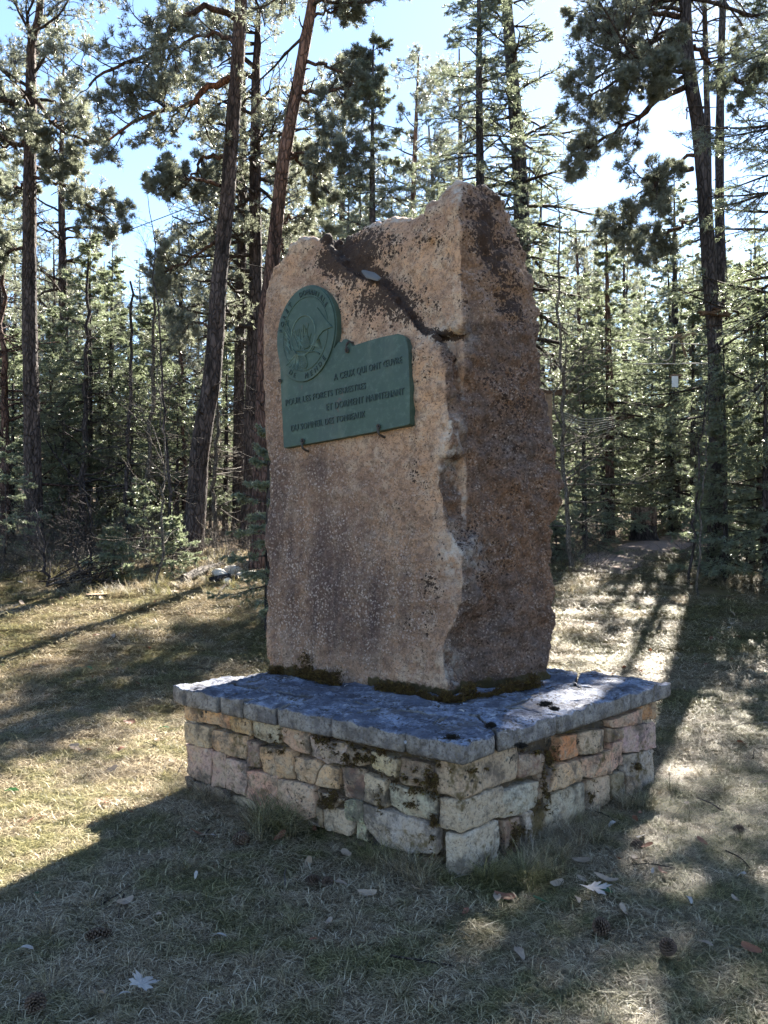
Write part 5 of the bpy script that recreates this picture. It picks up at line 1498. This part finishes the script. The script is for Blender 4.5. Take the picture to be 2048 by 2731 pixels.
log('dark broken log end lying in front of the pale log', (560, 1558), (640, 1548), .05, M['bark_grey'], 2)
log('thin dead stick lying slanted on the sunlit lawn left of the stone', (585, 1582), (618, 1556), .016, M['twig'], 3)
log('long thin pale branch lying on the grass in front of the log pile', (428, 1556), (478, 1572), .014, M['dead'], 4)
for k_, (px, py, r, lab) in enumerate([(585, 1535, .10, 'rounded pale rock leaning on the log pile'), (618, 1530, .12, 'biggest white rock of the log pile left of the stone'), (648, 1545, .11, 'white broken rock in front of the small pale stump'), (603, 1552, .07, 'small grey rock in front of the log pile'), (672, 1540, .09, 'pale rock lying closest to the left side of the stone')]):
    b = on_ground(px, py); bm = bmesh.new(); bmesh.ops.create_icosphere(bm, subdivisions=3, radius=r)
    for v in bm.verts:
        v.co = Vector((v.co.x * 1.2, v.co.y, v.co.z * .75)) * (1 + .35 * noise.noise(v.co * 9 + Vector((k_ * 4, 0, 0))) + .12 * noise.noise(v.co * 30))
    me = bpy.data.meshes.new('rock'); bm.to_mesh(me); bm.free(); link('rock', me, M['pebble'], loc=b + Vector((0, 0, r * .3)), label=lab, cat='rock')

# ------------------------------------------------------------------ rope course between the trees on the right
def wire(label, pts, r, mat, cat='rope', name='rope', sag=0., group=None):
    pts = [np.array(p) for p in pts]
    if len(pts) == 2 and sag: pts = [pts[0], (pts[0] + pts[1]) / 2 - np.array((0, 0, sag)), pts[1]]
    q = smooth_path(pts, 24); bag = Bag(); tubes(bag, q, np.full(24, r), 5, True); o = Vector(q[0])
    return link(name, bag.mesh(name, True, o), mat, loc=o, label=label, cat=cat, group=group)
def beam(name, A, B, w, h, mat, parent=None, org=None, **k):
    A, B = Vector(A), Vector(B); d = (B - A); L = d.length; d.normalize(); s_ = d.cross(Vector((0, 0, 1))).normalized(); u = s_.cross(d)
    o = org if org is not None else (A + B) / 2
    bm = bmesh.new(); bmesh.ops.create_cube(bm, size=1)
    for v in bm.verts: v.co = (A + B) / 2 + d * v.co.x * L + s_ * v.co.y * w + u * v.co.z * h - o
    bmesh.ops.bevel(bm, geom=bm.edges, offset=min(w, h) * .12, segments=1, affect='EDGES')
    me = bpy.data.meshes.new(name); bm.to_mesh(me); bm.free()
    return link(name, me, mat, parent, loc=None if parent else o, **k)
YR = 14.4
o = P(1800, 960, YR); fr = empty('wooden_bracket', o, label='wooden beam bracket of the rope course hanging left of the tall right pine', cat='bracket')
beam('beam', P(1798, 900, YR), P(1854, 888, YR), .10, .09, M['plank'], fr, o)
beam('strut', P(1799, 903, YR), P(1798, 972, YR), .035, .03, M['iron'], fr, o); beam('strut', P(1842, 896, YR), P(1841, 950, YR), .035, .03, M['iron'], fr, o); beam('strut', P(1815, 905, YR), P(1832, 960, YR), .03, .03, M['plank'], fr, o)
wire('pale looping rope hanging from the wooden bracket', [P(1745, 905, YR), P(1755, 945, YR), P(1775, 962, YR), P(1792, 945, YR), P(1797, 905, YR)], .012, M['rope'])
wire('upper taut cable passing left from the wooden bracket', [P(1640, 910, 15), P(1798, 898, YR)], .010, M['rope'], 'cable', 'cable')
wire('lower taut pale cable under the wooden bracket', [P(1690, 971, YR), P(1900, 969, 13)], .011, M['rope'], 'cable', 'cable')
wire('middle cable from the bracket to the tall right pine', [P(1700, 912, 15), P(1905, 920, 12.8)], .009, M['rope'], 'cable', 'cable')
wire('thin cable strung across the blue sky towards the big leaning pine', [P(240, 650, 17), P(295, 632, 16), P(470, 566, 14.4), P(590, 520, 14.1)], .008, M['bare'], 'cable', 'cable')
o = P(1803, 1050, 13.8); sp = empty('sign_post', o, label='short wooden post carrying a small white notice behind the firs', cat='sign')
beam('post', P(1803, 1080, 13.8), P(1803, 1005, 13.8), .10, .10, M['plank'], sp, o)
beam('cap', P(1790, 1002, 13.8), P(1815, 1002, 13.8), .14, .03, M['plank'], sp, o)
c_ = P(1800, 1018, 13.73); bm = bmesh.new(); bmesh.ops.create_cube(bm, size=1)
for v in bm.verts: v.co = c_ + Vector((v.co.x * .10, v.co.y * .02, v.co.z * .18)) - o
me = bpy.data.meshes.new('notice'); bm.to_mesh(me); bm.free(); link('notice', me, M['white'], sp)
o = P(1640, 1080, 16); wk = empty('wooden_walkway', o, label='raised rope course walkway of brown logs running behind the birch and the firs', cat='walkway')
for (a, b, w_) in [((1440, 1052), (1560, 1046), .16), ((1440, 1072), (1600, 1070), .12), ((1560, 1070), (1700, 1085), .10), ((1730, 1092), (1768, 1082), .10), ((1768, 1082), (1815, 1090), .10), ((1600, 1120), (1690, 1112), .08)]:
    beam('plank', P(*a, 17.6), P(*b, 17.6), w_ * 1.4, w_ * .75, M['wetplank'], wk, o)
beam('post', P(1462, 1052, 15.9), P(1464, 1440, 15.9), .12, .12, M['plank'], wk, o); beam('post', P(1700, 1085, 15.9), P(1700, 1440, 15.9), .1, .1, M['plank'], wk, o)
for k_ in range(6):
    wire('pale netting rope sagging under the walkway beside the birch', [P(1505, 1100 + k_ * 6, 15.2), P(1560, 1118 + k_ * 7, 15.2), P(1640, 1112 + k_ * 5, 15.4)], .006, M['rope'], group='netting ropes under the walkway')
o = P(1905, 838, 12.4); pf = empty('tree_platform', o, label='small plank platform nailed round the tall right pine', cat='platform')
for (a, b) in [((1862, 832), (1945, 842)), ((1868, 840), (1940, 824)), ((1900, 822), (1948, 840))]: beam('plank', P(*a, 12.42), P(*b, 12.38), .09, .028, M['wetplank'], pf, o)
for (py, lab) in ((786, 'thin strap tied round the tall right pine above the platform'), (868, 'thin strap tied round the tall right pine below the platform'), (290, 'high strap tied round the tall right pine against the sky')):
    cxp = 1898 if py > 800 else (1896 if py > 700 else 1853); yd = 12.6; c_ = P(cxp, py, yd); rr = .15 if py > 500 else .128
    q = [c_ + Vector((math.cos(a) * rr, math.sin(a) * rr, .02 * math.sin(a))) for a in np.linspace(0, 2 * PI, 17)]
    wire(lab, q, .008, M['iron'], 'strap', 'strap')
wire('short cord with a small weight hanging beside the tall right pine', [P(1832, 285, 12.4), P(1832, 300, 12.4), P(1831, 318, 12.4)], .010, M['iron'], 'cord', 'cord')

# ------------------------------------------------------------------ grass (uncountable: scattered patches)
rng = np.random.default_rng(33)
def blade_patch(name, n, R0, l0, l1, w, e0, e1, seed, fount=False):
    rng = np.random.default_rng(seed); V = []; T = []; A = []
    a0 = rng.uniform(0, 2 * PI, n); rr = R0 * np.sqrt(rng.uniform(0, 1, n)); x = rr * np.cos(a0); y = rr * np.sin(a0)
    az = rng.uniform(0, 2 * PI, n) if not fount else a0 + rng.normal(0, .5, n)
    el = rng.uniform(e0, e1, n); L = rng.uniform(l0, l1, n); b = np.stack([x, y, rng.uniform(-.008, .006, n)], -1)
    h = np.stack([np.cos(az), np.sin(az), np.zeros(n)], -1); s_ = np.stack([-np.sin(az), np.cos(az), np.zeros(n)], -1)
    up = np.array([0, 0, 1.]); curl = rng.normal(0, .25, (n, 1))
    d0 = h * np.cos(el)[:, None] + up * np.sin(el)[:, None]; el2 = el - rng.uniform(.3, .9, n); d1 = h * np.cos(el2)[:, None] + up * np.sin(el2)[:, None] + s_ * curl
    el3 = el2 - rng.uniform(.1, .5, n); d2 = h * np.cos(el3)[:, None] + up * np.sin(el3)[:, None] + s_ * curl * 2
    p0 = b; p1 = b + d0 * L[:, None] * .35; p2 = p1 + d1 * L[:, None] * .35; p3 = p2 + d2 * L[:, None] * .3
    for p in (p2, p3): p[:, 2] = np.maximum(p[:, 2], .003)
    ws = w * rng.uniform(.6, 1.2, (n, 1)) * .5
    Vv = np.stack([p0 - s_ * ws, p0 + s_ * ws, p1 - s_ * ws, p1 + s_ * ws, p2 - s_ * ws * .8, p2 + s_ * ws * .8, p3], 1).reshape(-1, 3)
    i = np.arange(n)[:, None] * 7
    Tt = np.concatenate([i + [0, 1, 3], i + [0, 3, 2], i + [2, 3, 5], i + [2, 5, 4], i + [4, 5, 6]])
    tint = np.repeat(rng.beta(1.1, 1.3, n), 7)
    me = mesh_np(name, Vv, Tt, False, {'tint': tint}); me.materials.append(M['grass'])
    return bpy.data.objects.new(name, me)
def gn_scatter(name, pts, rot, scl, idx, protos_, **k):
    pc = bpy.data.collections.new(name + '_models')
    for q in protos_: pc.objects.link(q)
    me = bpy.data.meshes.new(name); me.vertices.add(len(pts)); me.vertices.foreach_set('co', np.ascontiguousarray(pts, np.float32).ravel())
    a = me.attributes.new('rot', 'FLOAT_VECTOR', 'POINT'); a.data.foreach_set('vector', np.ascontiguousarray(rot, np.float32).ravel())
    a = me.attributes.new('scl', 'FLOAT', 'POINT'); a.data.foreach_set('value', np.ascontiguousarray(scl, np.float32))
    a = me.attributes.new('idx', 'INT', 'POINT'); a.data.foreach_set('value', np.ascontiguousarray(idx, np.int32))
    o = link(name, me, None, **k)
    ng = bpy.data.node_groups.new(name, 'GeometryNodeTree')
    ng.interface.new_socket('Geometry', in_out='INPUT', socket_type='NodeSocketGeometry'); ng.interface.new_socket('Geometry', in_out='OUTPUT', socket_type='NodeSocketGeometry')
    N = ng.nodes; gi = N.new('NodeGroupInput'); go = N.new('NodeGroupOutput'); ip = N.new('GeometryNodeInstanceOnPoints'); ci = N.new('GeometryNodeCollectionInfo')
    ci.inputs['Collection'].default_value = pc; ci.inputs['Separate Children'].default_value = True; ci.inputs['Reset Children'].default_value = True
    def at(n_, t_):
        q = N.new('GeometryNodeInputNamedAttribute'); q.data_type = t_; q.inputs['Name'].default_value = n_; return q.outputs['Attribute']
    ip.inputs['Pick Instance'].default_value = True
    ng.links.new(gi.outputs[0], ip.inputs['Points']); ng.links.new(ci.outputs[0], ip.inputs['Instance'])
    ng.links.new(at('idx', 'INT'), ip.inputs['Instance Index'])
    e2r = N.new('FunctionNodeEulerToRotation'); ng.links.new(at('rot', 'FLOAT_VECTOR'), e2r.inputs[0]); ng.links.new(e2r.outputs[0], ip.inputs['Rotation'])
    ng.links.new(at('scl', 'FLOAT'), ip.inputs['Scale']); ng.links.new(ip.outputs[0], go.inputs[0])
    m = o.modifiers.new('scatter', 'NODES'); m.node_group = ng
    return o
def in_plinth(x, y, mgn=0.):
    px_, py_ = x - bF.x, y - bF.y; det = dl.x * dr.y - dl.y * dr.x
    a = (px_ * dr.y - py_ * dr.x) / det; b = (dl.x * py_ - dl.y * px_) / det
    return (a > -mgn) & (b > -mgn) & (a < (bL - bF).length + mgn) & (b < (bR - bF).length + mgn)
pr = [blade_patch('grass_patch', 230, .17, .022, .075, .0024, .0, .8, 100 + k) for k in range(4)] + [blade_patch('grass_patch', 150, .18, .05, .15, .0022, .0, .22, 110 + k) for k in range(3)]
n = 9000
u = rng.uniform(0, 1, n); y = 1.35 * (15.5 / 1.35) ** u; y = y + rng.normal(0, .15, n); x = rng.uniform(-.56, .56, n) * np.maximum(y, 1.6)
# keep density per square metre falling with distance
m = ~in_plinth(x, y, -.06); m &= rng.uniform(0, 1, n) < np.clip((y / 3.5), .45, 1)
bare_ = np.array([noise.noise(Vector((a * 1.4, b * 1.4, 3.3))) + .5 * noise.noise(Vector((a * 4, b * 4, 8.3))) for a, b in zip(x, y)]); m &= (bare_ > -.28) | (rng.uniform(0, 1, n) < .25)
x, y = x[m], y[m]; z = ground_arr(x, y)
sc_g = np.interp(y, [0, 3, 7, 15], [.85, 1., 1.45, 2.6]) * rng.uniform(.8, 1.25, len(x))
rot = np.stack([rng.normal(0, .05, len(x)), rng.normal(0, .05, len(x)), rng.uniform(0, 6.28, len(x))], -1)
gn_scatter('lawn_grass', np.stack([x, y, z], -1), rot, sc_g, rng.integers(0, 7, len(x)), pr, kind='stuff', label='short dry straw-coloured grass mixed with moss covering the lawn', cat='grass')
# long tufts at the foot of the plinth
pt = [blade_patch('tuft', 90, .05, .12, .30, .0026, .7, 1.45, 200 + k, True) for k in range(4)]
T_ = []
for (o_, d_, n_, mx, c_) in ((bF, dl, nl, (bL - bF).length, 26), (bF, dr, nr_, (bR - bF).length, 26)):
    for k_ in range(c_):
        q = o_ + d_ * rng.uniform(0, mx) + n_ * abs(rng.normal(.05, .06)); T_.append((q.x, q.y, ground(q.x, q.y), rng.uniform(.3, .62)))
for (px, py, s_, c_) in ((735, 2215, 1.05, 7), (790, 2225, 1.0, 5), (540, 2130, .7, 4), (1000, 2310, .7, 5), (1090, 2350, .7, 5), (1430, 2340, .75, 7), (1370, 2370, .75, 6), (1560, 2250, .7, 5), (1500, 2295, .7, 5), (1690, 2160, .7, 6)):
    b = on_ground(px, py)
    for k_ in range(c_): q = b + Vector((rng.normal(0, .06), rng.normal(0, .05), 0)); T_.append((q.x, q.y, ground(q.x, q.y), s_ * rng.uniform(.7, 1.1)))
for k_ in range(260):
    yy = rng.uniform(1.8, 9); xx = rng.uniform(-.5, .5) * yy
    if not in_plinth(xx, yy, .1): T_.append((xx, yy, ground(xx, yy), rng.uniform(.25, .5)))
for k_ in range(420):
    yy = rng.uniform(11.2, 15); xx = rng.uniform(-.5, .5) * yy
    if abs(xx / yy - .31) > .06: T_.append((xx, yy, ground(xx, yy), rng.uniform(.5, 1.2)))
T_ = np.array(T_)
rot = np.stack([rng.normal(0, .1, len(T_)), rng.normal(0, .1, len(T_)), rng.uniform(0, 6.28, len(T_))], -1)
gn_scatter('long_grass', T_[:, :3], rot, T_[:, 3], rng.integers(0, 4, len(T_)), pt, kind='stuff', label='longer dry grass tufts bending over round the foot of the plinth', cat='grass')

# ------------------------------------------------------------------ fallen leaves and cones
def leaf_mesh(name, kind, seed, L=.05):
    rr = random.Random(seed)
    if kind == 'maple':
        out = []
        for (a, r, w_) in ((-90, .25, 0), (-60, .22, 0), (-35, .62, 0), (-22, .50, 0), (-12, .78, 0), (3, .55, 0), (8, .33, 0), (20, .80, 0), (32, .72, 0), (40, 1.0, 0), (50, .74, 0), (58, .78, 0), (66, .36, 0), (74, .80, 0), (82, .82, 0), (90, 1.12, 0)):
            out.append((math.cos(math.radians(a)) * r, math.sin(math.radians(a)) * r))
        out = out + [(-x * rr.uniform(.9, 1.08), y * rr.uniform(.93, 1.05)) for x, y in out[-2:0:-1]]
        cen = (0, -.05)
    else:
        out = [(math.sin(t_) * .42 * (1 - .25 * math.cos(t_)) * rr.uniform(.85, 1.1), -math.cos(t_)) for t_ in np.linspace(0, 2 * PI, 16, endpoint=False)]; cen = (0, 0)
    n = len(out); V = [(cen[0], cen[1], 0)]; cu = rr.uniform(.25, .6); cu2 = rr.uniform(-.35, .35)
    for f in (.5, 1.):
        for x, y in out:
            x_, y_ = cen[0] + (x - cen[0]) * f, cen[1] + (y - cen[1]) * f
            V.append((x_, y_, cu * x_ * x_ + cu2 * y_ * y_ + .07 * noise.noise(Vector((x_ * 3, y_ * 3, seed))) + .09 * f * (noise.noise(Vector((x_ * 6, y_ * 6, seed + 9))))))
    V = np.array(V) * L
    T = [(0, 1 + k, 1 + (k + 1) % n) for k in range(n)] + [(1 + k, 1 + n + k, 1 + n + (k + 1) % n) for k in range(n)] + [(1 + k, 1 + n + (k + 1) % n, 1 + (k + 1) % n) for k in range(n)]
    V[:, 2] -= V[:, 2].min()
    V2 = V - np.array([0, 0, .0006]); m = len(V)
    return mesh_np(name, V, np.array(T), True)
def place_leaf(me, mat, px, py, s, lab, grp=None, lift=.012, tilt=.25, name='fallen_leaf', at=None):
    b = on_ground(px, py) if at is None else Vector(at)
    o = bpy.data.objects.new(name, me); COL.objects.link(o)
    if not me.materials: me.materials.append(mat)
    o.location = b + Vector((0, 0, lift)); o.scale = (s, s, s); o.rotation_euler = (rng.normal(0, tilt), rng.normal(0, tilt), rng.uniform(0, 6.28))
    tag(o, lab, 'leaf', grp); return o
m1 = leaf_mesh('maple_leaf', 'maple', 1, .085); m2 = leaf_mesh('maple_leaf', 'maple', 2, .068)
o = place_leaf(m1, M['leaf_white'], 1578, 2408, 1, 'large bleached maple leaf lying in the shade in front of the right corner', lift=.05, tilt=.1, name='maple_leaf')
o = place_leaf(m2, M['leaf_white'], 376, 2690, 1, 'pale beige lobed maple leaf lying at the bottom left of the lawn', lift=.05, tilt=.1, name='maple_leaf')
ov = {c: [leaf_mesh('leaf_' + c, 'oval', sd, .03) for sd in range(s0, s0 + 3)] for c, s0 in (('beige', 10), ('white', 20), ('red', 30), ('green', 40))}
for c in ov:
    for me in ov[c]: me.materials.append(M['leaf_' + c])
one = [('beige', 1614, 2370, 1.5, 'broad beige leaf lying just above the large bleached maple leaf'), ('red', 1346, 2420, 1.3, 'curled russet leaf near the front corner of the plinth'), ('beige', 1325, 2425, 1.0, 'tan leaf next to the curled russet leaf'),
       ('beige', 1482, 2385, 1.1, 'tan leaf left of the large bleached maple leaf'), ('beige', 1550, 2318, 1.2, 'narrow pale leaf between the plinth and the large maple leaf'), ('white', 1712, 2258, 1.3, 'bluish white leaf beside the cone right of the plinth'),
       ('red', 1722, 2278, 1.0, 'dark red leaf beside the cone right of the plinth'), ('beige', 1695, 2316, 1.0, 'small beige leaf below the cone right of the plinth'), ('white', 1838, 2427, .7, 'small white scrap of leaf on the lawn at the lower right'),
       ('beige', 1877, 2550, 1.0, 'small beige leaf right of the dark cone at the lower right'), ('beige', 1962, 2424, .9, 'brownish leaf near the right edge of the lawn'), ('red', 838, 2232, .9, 'small orange leaf standing against the foot of the plinth'),
       ('white', 330, 2680, .6, 'small white leaf scrap beside the lobed maple leaf'), ('white', 66, 2558, .9, 'small bluish white leaf near the left edge'), ('beige', 420, 1992, 1.3, 'light tan leaf lying left of the plinth'), ('red', 325, 2012, 1.0, 'dark brown leaf left of the plinth in half shade'),
       ('red', 272, 2155, 1.1, 'brown leaf clump lying in the sunlit grass'), ('beige', 1541, 2428, .8, 'reddish beige leaf below the large bleached maple leaf'), ('red', 1765, 2345, .9, 'rust brown leaf right of the large maple leaf'), ('white', 522, 2358, .5, 'white flower-like scrap in the shaded grass'),
       ('white', 584, 2535, .8, 'lilac grey leaf in the shaded foreground'), ('beige', 876, 2495, .9, 'beige leaf flat in the shaded foreground'), ('beige', 270, 2690, .9, 'grey beige leaf at the bottom left corner')]
for c, px, py, s_, lab in one: place_leaf(ov[c][rng.integers(0, 3)], None, px, py, s_ * 1.25, lab, lift=.035)
for k_ in range(290):
    while True:
        yy = 2.2 + 10.5 * rng.uniform(0, 1) ** .75; xx = rng.uniform(-.47, .47) * yy
        if not in_plinth(xx, yy, .05) and not (xx < .4 and yy < 3.2 and rng.uniform() < .7): break
    c = rng.choice(['beige', 'white', 'red', 'green'], p=[.52, .09, .30, .09])
    place_leaf(ov[c][rng.integers(0, 3)], None, 0, 0, rng.uniform(.5, 1.3) * (1 + .05 * yy), 'small dry fallen leaf scattered on the lawn', 'small leaves scattered over the lawn', lift=.028, tilt=.35, at=(xx, yy, ground(xx, yy)))
for (px, py) in ((945, 1812), (760, 1812), (1080, 1985), (1230, 1900), (1506, 1806), (1532, 1826), (1345, 1960), (925, 1832)):
    Yd = F * (EYE - ZT) / (py - HY); q = P(px, py, Yd)
    place_leaf(ov['white'][rng.integers(0, 3)], None, 0, 0, .6, 'pale leaf scrap lying on the slab top of the plinth', 'leaf scraps lying on the slab top', lift=.008, tilt=.2, at=q)

def cone_mesh(name, L, W, seed):
    rr = random.Random(seed); bag = Bag(); n = 84
    for k in range(n):
        f = (k + .5) / n; a = k * 2.39996; z = f * L; r = W * math.sin(PI * min(f * .86 + .12, 1)) ** .7
        o_ = np.array((math.cos(a), math.sin(a), 0)); s_ = np.array((-math.sin(a), math.cos(a), 0)); up = np.array((0, 0, 1.))
        w = r * .42 + .002; l = r * .5
        b0 = up * z + o_ * r * .35; tip = up * (z + l * .9) + o_ * r
        V = [b0 - s_ * w * .5, b0 + s_ * w * .5, tip + s_ * w * .6 - up * l * .15, tip + up * l * .25, tip - s_ * w * .6 - up * l * .15, tip - o_ * .003 - up * l * .45]
        bag.add(np.array(V), np.array([[0, 1, 2], [0, 2, 3], [0, 3, 4], [1, 5, 2], [0, 4, 5], [0, 5, 1], [2, 5, 4], [2, 4, 3]]), np.full(6, rr.random()))
    return bag.mesh(name)
for px, py, L, W, rx, rz, lab in [(300, 2512, .085, .022, 1.45, -1.0, 'long brown closed spruce cone lying in the shaded grass on the left'), (1625, 2505, .055, .030, 1.2, -1.2, 'open dark pine cone below the large bleached maple leaf'), (1772, 2572, .050, .027, .5, .4, 'open dark pine cone standing at the lower right'),
                              (1680, 2275, .05, .024, 1.3, 1.2, 'dark pine cone beside leaves right of the plinth'), (815, 2365, .06, .024, 1.4, 1.0, 'left dark cone of the two lying below the plinth'), (868, 2362, .05, .022, 1.4, .3, 'right dark cone of the two lying below the plinth'),
                              (1955, 2225, .045, .022, 1.2, .8, 'small dark cone near the right edge of the lawn'), (618, 2265, .07, .032, 1.4, 1.9, 'brown decayed cone in the grass left of the long tuft'), (90, 2700, .06, .03, 1.4, .5, 'dark cone at the bottom left corner of the picture')]:
    b = on_ground(px, py); me = cone_mesh('pine_cone', L * 1.25, W * 1.15, px)
    o = link('pine_cone', me, M['cone'], loc=b + Vector((0, 0, W * .9)), label=lab, cat='cone'); o.rotation_euler = (rx, 0, rz)
for px, py, s_ in ((1205, 1968, .026), (1390, 1990, .020), (1455, 1880, .035), (1478, 1892, .02), (1310, 1935, .018)):
    Yd = F * (EYE - ZT) / (py - HY); q = P(px, py, Yd)
    bag = Bag(); nn = 220; d = unit(rng.normal(0, 1, (nn, 3)) + np.array([0, 0, .8])); needles(bag, rng, np.array(q)[None] + d * np.array([s_ * 1.3, s_, s_ * .35]) * rng.uniform(0, 1, (nn, 1)), d, 4, .014, .004, .1, 1.)
    link('moss_cushion', bag.mesh('moss_cushion', origin=q), M['mosscap'] if 'mosscap' in M else M['moss'], loc=q, label='small black dried moss cushion on the slab top of the plinth', cat='moss', group='moss cushions on the slab top', kind='stuff')

# short twigs and sticks littering the lawn
rng = np.random.default_rng(91)
for k_ in range(70):
    while True:
        yy = 2.0 + 10 * rng.uniform(0, 1); xx = rng.uniform(-.47, .47) * yy
        if not in_plinth(xx, yy, .08): break
    L = rng.uniform(.06, .22) * (1 + .05 * yy); a = rng.uniform(0, 6.28); d = np.array((math.cos(a), math.sin(a), 0)) * L / 2
    q = smooth_path([-d, rng.normal(0, .008, 3) + np.array((0, 0, .01)), d], 6); q[:, 2] += .02
    tb = Bag(); tubes(tb, q, np.linspace(.0045, .002, 6) * rng.uniform(.7, 1.3), 5, True)
    link('twig', tb.mesh('twig', True), M['dead' if k_ % 3 == 0 else 'twig'], loc=(xx, yy, ground(xx, yy)), label='short thin dry twig lying in the grass of the lawn', cat='twig', group='twigs littering the lawn')
